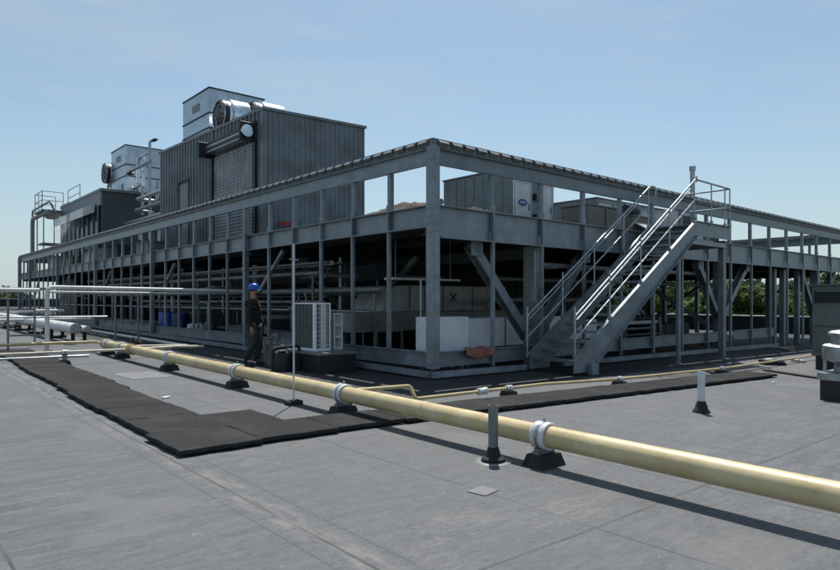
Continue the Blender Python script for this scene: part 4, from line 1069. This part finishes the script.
# ------------------------------------------------------------------ vents, pole
t = thing('roof_vent_pipe', 'dull grey roof vent pipe with black boot in front of the big pipe', 'vent pipe', (-3.86, -5.09, gz(-3.86, -5.1)))
MB().lathe([(.035, .02), (.045, .02), (.047, .52), (.040, .52), (.040, .3), (0, .3)], 18).build('pipe', 'galv_dull', t)
MB().lathe([(.115, .0), (.11, .03), (.075, .05), (.06, .10), (.05, .135), (.046, .135)], 18).build('boot', 'black', t)
MB().lathe([(0.0, .003), (.17, .004), (.175, 0)], 22).build('flashing', 'unit_grey', t)
t = thing('roof_vent_pipe', 'pale white roof vent pipe with black boot standing alone at the right', 'vent pipe', (.42, -5.02, gz(.42, -5)))
MB().lathe([(.035, .02), (.048, .02), (.050, .56), (.043, .56), (.043, .3), (0, .3)], 18).build('pipe', 'pvc', t)
MB().lathe([(.12, .0), (.11, .03), (.09, .05), (.075, .10), (.06, .15), (.05, .16)], 18).build('boot', 'black', t)
t = thing('measuring_pole', 'slim white pole with small crossbar standing on a black block', 'pole', (-3.72, -1.2, gz(-3.7, -1.2)))
MB().tube([(0, 0, .05), (0, 0, 2.25)], .0125, 10).build('shaft', 'pvc', t)
MB().tube([(-.10, -.10+.03, 2.03), (.12, .12-.03, 2.03)], .010, 6).build('crossbar', 'galv', t)
MB().cbox(-.11, .11, -.08, .08, 0, .06, .012).build('foot_block', 'black', t)

# ------------------------------------------------------------------ outdoor condenser on platform and its neighbours
x0, y0 = -1.45, 1.75; z0 = gz(x0, y0)
t = thing('equipment_stand', 'black box-sided stand that carries the white condenser', 'equipment stand', (x0, y0, z0))
MB().box(0.03, .9, .03, 1.75, 0, .36).build('curb', 'black_metal', t); MB().box(0, .93, 0, 1.78, .362, .40).build('top_plate', 'galv_dull', t)
t = thing('condenser_unit', 'white air-conditioning condenser with dark grille on the black stand', 'condenser', (-1.18, 2.35, z0+.402))
W, D, H = .38, .94, .98
MB().box(.012, W-.012, .012, D-.012, .03, H-.012).build('coil', 'coil', t)
m = MB()
for a, b, c, d in ((0, .035, 0, .035), (W-.035, W, 0, .035), (W-.035, W, D-.035, D), (0, .035, D-.10, D)): m.box(a, b, c, d, .0, H)
m.box(-.002, W+.002, -.002, D+.002, H, H+.025); m.box(-.001, W+.001, -.001, D+.001, 0, .05); m.box(0, W*.5, .036, .10, .05, H)
m.build('casing', 'white_clean', t)
m = MB()
for i in range(6): m.box(.0, .01, .10, D-.10, .14+i*.15, .146+i*.15)
for i in range(5): m.box(.0, .01, .22+i*.14, .226+i*.14, .05, H)
m.build('side_grille', 'galv_dull', t)
m = MB()
for i in range(9): m.box(.036, W-.036, .0, .01, .12+i*.095, .132+i*.095)
for i in range(5): m.box(.09+i*.05, .10+i*.05, -.006, -.0002, .05, H-.01)
m.box(.12, .26, -.012, -.007, .05, H); m.build('front_grille', 'white', t)
t = thing('slotted_rack', 'small white rack with three square openings beside the condenser', 'rack', (-.62, 2.5, z0+.402))
m = MB()
for x in (0, .2): m.box(x, x+.03, 0, .26, 0, .78)
for i in range(4): m.box(.031, .199, 0, .26, i*.25, i*.25+.03)
m.build('frame', 'white', t)
t = thing('insulated_pipe_loop', 'black insulated pipe bent as an upside-down U beside the worker', 'pipe', (-2.15, 2.35, gz(-2.1, 2.4)))
MB().tube(bent([(0, 0, 0), (0, 0, .50), (.74, .25, .50), (.74, .25, .02)], .09), .035, 12).build('pipe', 'black', t)
t = thing('black_barrel', 'squat black barrel under the bent black pipe', 'barrel', (-1.72, 2.75, gz(-1.7, 2.8)))
MB().lathe([(0, 0), (.20, 0), (.21, .35), (.2, .38), (.14, .40), (0, .40)], 20).build('body', 'black_metal', t); MB().box(-.14, .0, -.20, -.06, .401, .43).build('lid_latch', 'galv_dull', t)
t = thing('small_compressor', 'small grey ribbed compressor behind the black barrel', 'compressor', (-1.28, 3.85, gz(-1.3, 3.8)))
MB().lathe([(0, .46), (.12, .46), (.13, .52), (.11, .53), (.13, .58), (.11, .59), (.13, .64), (.11, .65), (.12, .70), (0, .72)], 16).build('motor', 'galv', t)
MB().box(-.2, .2, -.2, .2, 0, .45).build('base_box', 'steel', t); MB().tube(bent([(-.1, 0, .6), (-.3, 0, .6), (-.3, 0, .46)], .05), .03, 8).build('hose', 'tan', t)

# ------------------------------------------------------------------ rooftop unit and exhaust fan, right edge
x0, y0 = 8.67, -5.55; z0 = gz(x0, y0)
t = thing('rooftop_unit', 'tall grey-green rooftop air unit at the right edge', 'rooftop unit', (x0, y0, z0))
W, D, H = 2.2, 1.78, 1.98
MB().box(.06, W-.06, .06, D-.06, 0, .34).build('curb', 'black_metal', t)
MB().cbox(0, W, 0, D, .341, H, .015).build('cabinet', 'rtu_green', t)
MB().box(-.05, W+.05, -.05, D+.05, H+.001, H+.04).build('lid', 'rtu_green', t)
m = MB()
for i in range(10): m.add([(-.002, D-.68, 1.60+i*.026), (-.002, D-.08, 1.60+i*.026), (-.03, D-.08, 1.588+i*.026), (-.03, D-.68, 1.588+i*.026)], [(0, 1, 2, 3)])
m.box(-.03, -.001, D-.70, D-.68, 1.57, 1.87); m.box(-.03, -.001, D-.08, D-.06, 1.57, 1.87)
m.build('louvre', 'black_metal', t)
m = MB(); m.box(-.015, -.0005, D-1.3, D-.86, 1.25, 1.88); dr = m.build('service_panel', 'rtu_green', t)
MB().box(-.02, -.0155, D-1.25, D-.91, 1.28, 1.57).build('notice_sheet', 'white', dr); MB().box(-.02, -.0155, D-1.26, D-.90, 1.62, 1.86).build('grille', 'black_metal', dr)
m = MB(); m.box(-.012, -.0005, .05, D-.05, 1.03, 1.04); m.box(-.012, -.0005, D-.82, D-.81, .36, 1.9); m.build('panel_joint', 'black_metal', t)
m = MB(); m.box(-.16, -.001, D-.85, D-.40, .47, .68); m.build('drain_box', 'unit_grey', t)
MB().box(-.04, .0-.001, .0, D, .345, .44).build('base_flange', 'rtu_green', t)
cx, cy = 3.62, -6.06; z0 = gz(cx, cy)
t = thing('exhaust_fan', 'round silver mushroom exhaust fan on a dark curb at the right edge', 'exhaust fan', (cx, cy, z0)); t.scale = (1.1, 1.1, 1.1)
MB().box(-.40, .40, -.40, .40, 0, .30).build('curb', 'black_metal', t); MB().box(-.43, .43, -.43, .43, .301, .40).build('curb_flashing', 'galv', t)
MB().lathe([(.33, .401), (.33, .50), (.30, .52), (.36, .55), (.47, .58), (.475, .60), (.475, .78), (.45, .80), (.38, .81), (.38, .83)], 32).build('drum', 'fan_alu', t)
MB().lathe([(.37, .831), (.37, .93), (.40, .935), (.40, .97), (.36, 1.0), (.15, 1.03), (0, 1.035)], 32).build('cap', 'fan_alu', t)
m = MB(); [m.box(-.02, .02, -.02, .02, .40, .6) for _ in (0,)]; 
for a in range(6): m.box(math.cos(a)*.44-.02, math.cos(a)*.44+.02, math.sin(a)*.44-.02, math.sin(a)*.44+.02, .402, .575)
m.build('mount_bracket', 'galv', t)

def patch(label, x, y, lx, ly, rz, mat):
    m = MB(); m.cbox(-lx/2, lx/2, -ly/2, ly/2, 0, .004, .0015)
    o = m.build('membrane_patch', mat, None, (x, y, gz(x, y)+.003)); o.rotation_euler = (.008, .012, rz); tag(o, label, 'roof patch')
M['patch'] = worn('membrane_patch_sheet', (.155, .158, .165), dark=(.12, .122, .13), light=(.19, .192, .198), rough=.7, scale=4, streak=False)
M['patch_pale'] = worn('pale_patch_sheet', (.24, .245, .25), rough=.6, scale=8, streak=False)
patch('pale square patch on the roof near the grey vent pipe', -4.62, -5.68, .20, .17, .2, 'patch')
patch('large faint grey repair patch between the left pads and the big pipe', -4.3, 3.4, .75, 1.1, .05, 'patch')
# debris
def plank(label, x, y, l, rz, mat='wood', w=.14, h_=.05, name='wood_plank', cat='plank', z=0):
    o = MB().cbox(-l/2, l/2, -w/2, w/2, 0, h_, .006).build(name, mat, None, (x, y, gz(x, y)+.004+z)); o.rotation_euler = (0, 0, rz); tag(o, label, cat)
plank('light wooden board lying by the far right column', 15.2, -.9, 1.3, .7); plank('second wooden board crossing near the right columns', 16.1, -.5, .9, -.5)
plank('short pale block on the roof before the grey-green unit', 9.5, -2.5, .35, .2, 'white', .16, .1, 'block', 'block'); plank('black rubber block with pale scraps near the grey-green unit', 9.0, -2.75, .5, -.6, 'black', .3, .12, 'block', 'block')
plank('small pale scrap beyond the thin pipe', 8.2, -2.2, .3, .6, 'tan', .1, .04, 'scrap', 'scrap'); plank('pale scrap left of the rooftop unit', 10.4, -2.9, .4, 1., 'white', .12, .07, 'scrap', 'scrap')
plank('tiny white scrap beside the left walkway pads', -4.92, .4, .14, .5, 'white', .08, .02, 'scrap', 'scrap')
plank('tiny white chip past the end of the right pads', 4.9, -4.3, .07, .5, 'white', .05, .02, 'scrap', 'scrap')
for k, (x, y) in enumerate(((6.9, .9), (8.4, 1.2), (14.3, 1.4), (9.6, .9))):
    o = MB().tube([(0.3*math.cos(a), .22*math.sin(a), .04+.01*a) for a in [i*.4 for i in range(30)]], .02, 6).build('hose_coil', 'black', None, (x, y, gz(x, y))); tag(o, 'coil of black hose on the roof, %s from the stairs' % ordn[k], 'hose')

# ------------------------------------------------------------------ steam by the far plant room
def steam():
    m = bpy.data.materials.new('steam'); m.use_nodes = True; N, L = m.node_tree.nodes, m.node_tree.links
    N.remove(N['Principled BSDF']); v = N.new('ShaderNodeVolumePrincipled'); v.inputs['Color'].default_value = (.9, .95, 1, 1)
    tc = N.new('ShaderNodeTexCoord'); n = noise(N, L, tc.outputs['Object'], 1.6, 5, .6)
    ln = N.new('ShaderNodeVectorMath'); ln.operation = 'LENGTH'; L.new(tc.outputs['Object'], ln.inputs[0])
    f = maprange(N, L, ln.outputs['Value'], .2, 1.0, 1, 0)
    a = N.new('ShaderNodeMath'); a.operation = 'MULTIPLY'; L.new(f, a.inputs[0]); L.new(maprange(N, L, n, .45, .7, 0, 1.6), a.inputs[1])
    L.new(a.outputs[0], v.inputs['Density']); L.new(v.outputs[0], N['Material Output'].inputs['Volume'])
    b = MB(); prof = [(math.sin(math.pi*i/8), -math.cos(math.pi*i/8)) for i in range(9)]; b.lathe(prof, 16)
    o = b.build('steam_cloud', m, None, (.45, 31.4, 5.5)); o.scale = (1., 1.3, 1.1); o.modifiers.clear()
    tag(o, 'faint bluish steam puff before the dark glazed plant room', 'steam', kind='stuff')
steam()

# ------------------------------------------------------------------ the worker
def skin_mesh(name, verts, edges, radii, mat, parent, root=0, sub=2):
    me = bpy.data.meshes.new(name); me.from_pydata([tuple(v) for v in verts], edges, []); me.update()
    o = bpy.data.objects.new(name, me); COL.objects.link(o)
    md = o.modifiers.new('skin', 'SKIN'); md.use_smooth_shade = True
    sv = me.skin_vertices[0].data
    for i, r in enumerate(radii):
        r = r if isinstance(r, tuple) else (r, r); sv[i].radius = r; sv[i].use_root = (i == root)
    s = o.modifiers.new('sub', 'SUBSURF'); s.levels = s.render_levels = sub
    dg = bpy.context.evaluated_depsgraph_get(); ev = o.evaluated_get(dg)
    m2 = bpy.data.meshes.new_from_object(ev); o.modifiers.clear(); o.data = m2; bpy.data.meshes.remove(me)
    m2.materials.clear(); m2.materials.append(M[mat]); 
    for p in m2.polygons: p.use_smooth = True
    o.parent = parent; return o
W_ = thing('person', 'standing worker in blue hard hat, black shirt and dark trousers', 'person', (-1.75, 4.0, gz(-1.75, 4.0)), math.radians(-38))
W_.scale = (1.1, 1.1, 1.0)
class Sk:
    def __init__(s): s.v = []; s.e = []; s.r = []
    def p(s, x, y, z, r, par=None):
        s.v.append((x, y, z)); s.r.append(r); i = len(s.v)-1
        if par is not None: s.e.append((par, i))
        return i
    def chain(s, par, pts):
        for q in pts: par = s.p(*q, par)
        return par
b = Sk()
pel = b.p(0, 0, .93, (.10, .075)); ch1 = b.p(.0, 0, 1.10, (.095, .07), pel); ch2 = b.p(-.01, 0, 1.28, (.115, .08), ch1); ch3 = b.p(-.01, 0, 1.41, (.09, .06), ch2)
nk = b.p(.0, 0, 1.49, (.055, .058), ch3); hd = b.p(.015, 0, 1.57, (.066, .078), nk); hd2 = b.p(.025, 0, 1.64, (.074, .092), hd); hd3 = b.p(.015, 0, 1.70, (.064, .080), hd2)
HND = []
for s, sw in ((1, .10), (-1, -.03)):
    sh = b.chain(ch3, [(-.01, s*.13, 1.40, .045), (-.01, s*.185, 1.36, .040)])
    el = b.chain(sh, [(-.02+sw*.2, s*.225, 1.20, .036), (-.03+sw*.5, s*.245, 1.08, .032), (.02+sw, s*.25, .96, .028), (.05+sw*1.3, s*.245, .85, .026), (.055+sw*1.35, s*.243, .825, (.030, .018)), (.065+sw*1.45, s*.24, .775, (.038, .016))])
    hx, hy, hz = .065+sw*1.45, s*.24, .775
    HND.append((el, hx, hy, hz, s))
    for k, (dx, ln) in enumerate(((-.026, .062), (-.009, .075), (.009, .072), (.026, .060))):
        b.chain(el, [(hx+dx, hy-.002*s, hz-.035, .0095), (hx+dx*1.15, hy-.010*s, hz-.035-ln*.45, .009), (hx+dx*1.1+.004, hy-.026*s, hz-.035-ln*.9, .0075)])
    b.chain(el, [(hx+.035, hy-.012*s, hz+.0, .011), (hx+.055, hy-.022*s, hz-.030, .010), (hx+.058, hy-.028*s, hz-.055, .008)])
legs = {}
for s, hipx, knx, anx, anz in ((1, .0, .12, .04, .09), (-1, .0, .03, -.14, .10)):
    legs[s] = b.chain(pel, [(.0, s*.09, .86, .065), (hipx+.5*knx, s*.095, .68, .055), (knx, s*.095, .50, .042), (knx*.6+anx*.4+(-.02), s*.095, .34, .04), (anx, s*.095, anz, .036)])
body = skin_mesh('body', b.v, b.e, b.r, 'skin', W_)
# face
m = MB()
m.lathe([(0, .022), (.012, .012), (.013, -.012), (0, -.018)], 8, (.112, 0, 1.628)); m.build('nose', 'skin', body)
for s in (-1, 1):
    MB().lathe([(0, -.011), (.009, -.006), (.011, 0), (.009, .006), (0, .011)], 10, (.098, s*.032, 1.645)).build('eye', 'white', body)
    MB().lathe([(0, -.030), (.012, -.02), (.016, 0), (.012, .02), (0, .03)], 8, (.012, s*.078, 1.635)).build('ear', 'skin', body)
MB().box(.088, .104, -.024, .024, 1.588, 1.594).build('mouth', 'red', body)
m = MB(); pts = []
# beard as a chin-hugging strip, hair under the hat
for k in range(9):
    a = -1.2+2.4*k/8; pts.append((.020+.088*math.cos(a), .078*math.sin(a), 1.570+.03*(1-math.cos(a))))
m.tube(pts, [.012]+[.024]*7+[.012], 8); m.build('beard', 'shirt', W_)
pts = []
for k in range(13):
    a = 1.1+4.08*k/12; pts.append((.012+.085*math.cos(a), .078*math.sin(a), 1.672))
m = MB(); m.tube(pts, [.012]+[.026]*11+[.012], 8); m.build('hair', 'shirt', W_)
# shirt
b = Sk(); p0 = b.p(0, 0, .84, (.175, .135)); c1 = b.p(0, 0, 1.06, (.170, .13), p0); c2 = b.p(-.01, 0, 1.27, (.19, .14), c1); c3 = b.p(-.01, 0, 1.41, (.145, .105), c2); b.p(0, 0, 1.475, (.074, .076), c3)
for s, sw in ((1, .10), (-1, -.03)):
    b.chain(c3, [(-.01, s*.145, 1.41, .078), (-.01, s*.19, 1.36, .074), (-.02+sw*.2, s*.23, 1.20, .068), (-.03+sw*.5, s*.247, 1.08, .063), (.02+sw, s*.25, .96, .054), (.05+sw*1.28, s*.246, .862, .038)])
skin_mesh('shirt', b.v, b.e, b.r, 'shirt', W_)
b = Sk(); p0 = b.p(0, 0, .97, (.150, .115))
for s, knx, anx, anz in ((1, .12, .04, .10), (-1, .03, -.14, .11)):
    b.chain(p0, [(.0, s*.088, .86, .112), (.5*knx, s*.098, .68, .100), (knx, s*.098, .50, .082), (knx*.6+anx*.4-.02, s*.098, .32, .076), (anx, s*.098, anz+.0, .068)])
skin_mesh('trousers', b.v, b.e, b.r, 'trousers', W_)
for s, anx, pitch in ((1, .04, 0), (-1, -.14, .12)):
    b = Sk(); a = b.p(anx-.03, s*.095, .05, (.042, .045)); b.p(anx-.01, s*.095, .12, .05, a)
    b.chain(a, [(anx+.07, s*.10, .04, (.042, .034)), (anx+.17, s*.105, .034, (.038, .028))]); skin_mesh('boot', b.v, b.e, b.r, 'black', W_)
m = MB(); prof = [(.110, 1.675), (.114, 1.69), (.110, 1.73), (.095, 1.775), (.065, 1.805), (.03, 1.818), (0, 1.821)]
m.lathe(prof, 24, (.01, 0, 0)); m.lathe([(.104, 1.672), (.13, 1.672), (.132, 1.678), (.108, 1.684)], 24, (.012, 0, 0))
m.box(-.10, .11, -.012, .012, 1.79, 1.822)
vs = []
for k in range(9):
    a = -.9+1.8*k/8; vs += [(.01+.112*math.cos(a), .112*math.sin(a), 1.682), (.03+.155*math.cos(a), .13*math.sin(a), 1.672), (.03+.155*math.cos(a), .13*math.sin(a), 1.666), (.01+.112*math.cos(a), .112*math.sin(a), 1.676)]
fs = []
for k in range(8):
    for q in range(4): fs.append((4*k+q, 4*k+(q+1) % 4, 4*k+4+(q+1) % 4, 4*k+4+q))
m.add(vs, fs, True); m.build('hard_hat', 'blue', W_)

# ------------------------------------------------------------------ trees beyond the roof
def crown_mesh(seed, R, H, n, leaf=.42, squash=1.):
    rnd = random.Random(seed); m = MB(); blobs = []
    for i in range(26):
        th = rnd.uniform(0, 6.283); zz = rnd.uniform(-1, 1); rr_ = math.sqrt(max(0, 1-zz*zz))*rnd.uniform(.35, .9)
        blobs.append((rr_*math.cos(th)*R, rr_*math.sin(th)*R, H*.5+zz*H*.42, rnd.uniform(.22, .40)*R))
    for i in range(n):
        bx, by, bz_, br = blobs[rnd.randrange(len(blobs))]
        d = Vector((rnd.gauss(0, 1), rnd.gauss(0, 1), rnd.gauss(0, 1))).normalized(); q = br*rnd.uniform(.55, 1.08)
        p = Vector((bx, by, bz_))+d*q; s = leaf*rnd.uniform(.5, 1.3)
        nrm = (d+Vector((rnd.gauss(0, .6), rnd.gauss(0, .6), rnd.gauss(0, .6)))).normalized()
        a = nrm.cross(Vector((rnd.gauss(0, 1), rnd.gauss(0, 1), rnd.gauss(0, 1)))).normalized(); c = nrm.cross(a)
        m.add([p-a*s*.5, p+c*s*.32-a*s*.05, p+a*s*.5, p-c*s*.32+a*s*.08], [(0, 1, 2, 3)])
    return m, blobs
TREES = []
for k, (R, H, lf) in enumerate(((4.6, 9, .72), (5.4, 10, .78), (3.8, 11, .72), (5.0, 9, .72))):
    t = thing('deciduous_tree', 'x', 'tree', (0, 0, -9)); m, blobs = crown_mesh(100+k, R, H, 7000, lf)
    c = m.build('crown', 'leaf' if k % 2 == 0 else 'leaf_dark', t, (0, 0, 3.2))
    m = MB(); m.tube([(0, 0, -.3), (.1, .05, 2.5), (0, .1, 5.5), (.1, 0, 9)], [.38, .28, .2, .06], 8)
    for i in range(8):
        bx, by, bz_, _ = blobs[i]; m.tube([(0, .05, 3+i*.5), (bx*.5, by*.5, 3.2+bz_*.6), (bx, by, 3.2+bz_)], [.13, .08, .03], 6)
    m.build('trunk', 'bark', t); TREES.append(t)
spots = []
rt = random.Random(12)
import itertools
def cam_ray(px, d):
    # tree positions were surveyed as bearing and distance from the photographer, in plan
    a = (px-420)/640.; return (-8.26+d*(.755*a+.656), -9.12+d*(-.656*a+.755))
for px, d in [(598, 70), (618, 84), (638, 72), (655, 88), (672, 70), (688, 80), (700, 67), (716, 84), (730, 72), (742, 92), (756, 70), (770, 80), (786, 68), (800, 84), (815, 72), (830, 88), (846, 70), (866, 80), (886, 72), (910, 76),
              (560, 92), (520, 98), (575, 78), (705, 96), (765, 98), (825, 100), (664, 100), (592, 112), (632, 116), (680, 112), (720, 118), (742, 110), (784, 116), (806, 110), (848, 116), (500, 110), (540, 118)]:
    spots.append((*cam_ray(px, d), rt.uniform(.92, 1.16)*(1.0+.006*(d-70)), px, d))
for px, d in [(12, 118), (2, 104), (-14, 112), (-34, 100), (20, 132)]:
    spots.append((*cam_ray(px, d), 1.0 if px > -10 else 1.2, px, d))
kinds = ['broad', 'dense', 'tall narrow', 'low spreading']
for i, (x, y, s, px, d) in enumerate(spots):
    k = i % 4
    o = TREES[k] if i < 4 else copy_tree(TREES[k])
    o.location = (x, y, -9); o.scale = (s*.95, s*.95, s*rt.uniform(.76, .90)); o.rotation_euler = (0, 0, rt.uniform(0, 6.28))
    if px < 100: lab = '%s green tree in the far group at the left horizon' % kinds[k]
    elif px < 660: lab = '%s tree beyond the roof edge, behind the staircase' % kinds[k]
    elif px < 735: lab = '%s tree beyond the parapet, left of the right-hand column' % kinds[k]
    elif px < 810: lab = '%s tree beyond the parapet, between column and rooftop unit' % kinds[k]
    else: lab = '%s tree beyond the parapet, behind the rooftop unit' % kinds[k]
    tag(o, lab+(', farther back' if d > 82 else ''), 'tree', 'trees beyond the roof')

# ------------------------------------------------------------------ light, sky, camera
sun_v = Vector((.85, .84, 2.28)).normalized()
el = math.asin(sun_v.z); az = math.atan2(sun_v.x, sun_v.y)
sl = bpy.data.lights.new('sun', 'SUN'); sl.energy = 5.0; sl.angle = math.radians(.53); sl.color = (1, .955, .89)
so = bpy.data.objects.new('sun', sl); COL.objects.link(so); so.rotation_euler = (-sun_v).to_track_quat('-Z', 'Y').to_euler()
w = bpy.data.worlds.new('World'); SC.world = w; w.use_nodes = True; N, L = w.node_tree.nodes, w.node_tree.links
bg = N['Background']; sky = N.new('ShaderNodeTexSky'); sky.sky_type = 'NISHITA'; sky.sun_disc = False
sky.sun_elevation = el; sky.sun_rotation = az; sky.altitude = 0; sky.air_density = 1.0; sky.dust_density = 1.0; sky.ozone_density = 1.3
tc = N.new('ShaderNodeTexCoord')
mp = N.new('ShaderNodeMapping'); mp.inputs['Scale'].default_value = (1.2, 1.2, 5.5); mp.inputs['Rotation'].default_value = (0, .08, .4); L.new(tc.outputs['Generated'], mp.inputs[0])
cn = noise(N, L, mp.outputs[0], 1.5, 7, .62)
sx = N.new('ShaderNodeSeparateXYZ'); L.new(tc.outputs['Generated'], sx.inputs[0])
c2 = noise(N, L, scaled(N, L, tc.outputs['Generated'], (2.5, 2.5, 13), (.12, 0, .9)), 2.2, 7, .68)
fac = maprange(N, L, cn, .40, .68, .12, .45)
f2_ = maprange(N, L, c2, .46, .70, 0, .18)
hz = maprange(N, L, sx.outputs[2], 0, .30, .80, 0)
ad = N.new('ShaderNodeMath'); ad.operation = 'ADD'; ad.use_clamp = True; L.new(fac, ad.inputs[0]); L.new(f2_, ad.inputs[1])
mx_ = N.new('ShaderNodeMath'); mx_.operation = 'MAXIMUM'; L.new(ad.outputs[0], mx_.inputs[0]); L.new(hz, mx_.inputs[1]); fac = mx_.outputs[0]
col = mixc(N, L, fac, sky.outputs[0], (4.95, 5.15, 5.75))
col = mixc(N, L, 1.0, col, (.985, 1.115, 1.085), 'MULTIPLY')
L.new(col, bg.inputs['Color']); bg.inputs['Strength'].default_value = .108
cam = bpy.data.cameras.new('camera'); co = bpy.data.objects.new('camera', cam); COL.objects.link(co)
cam.sensor_width = 36; cam.lens = 36*640/840; cam.shift_y = 15/840; cam.clip_end = 6000; cam.clip_start = .05
co.location = (-8.26, -9.12, 1.5); d = Vector((.656, .755, 0)); co.rotation_euler = d.to_track_quat('-Z', 'Y').to_euler()
SC.camera = co
vs_ = SC.view_settings; vs_.view_transform = 'Standard'; vs_.look = 'None'; vs_.exposure = 0; vs_.gamma = 1; vs_.use_curve_mapping = False
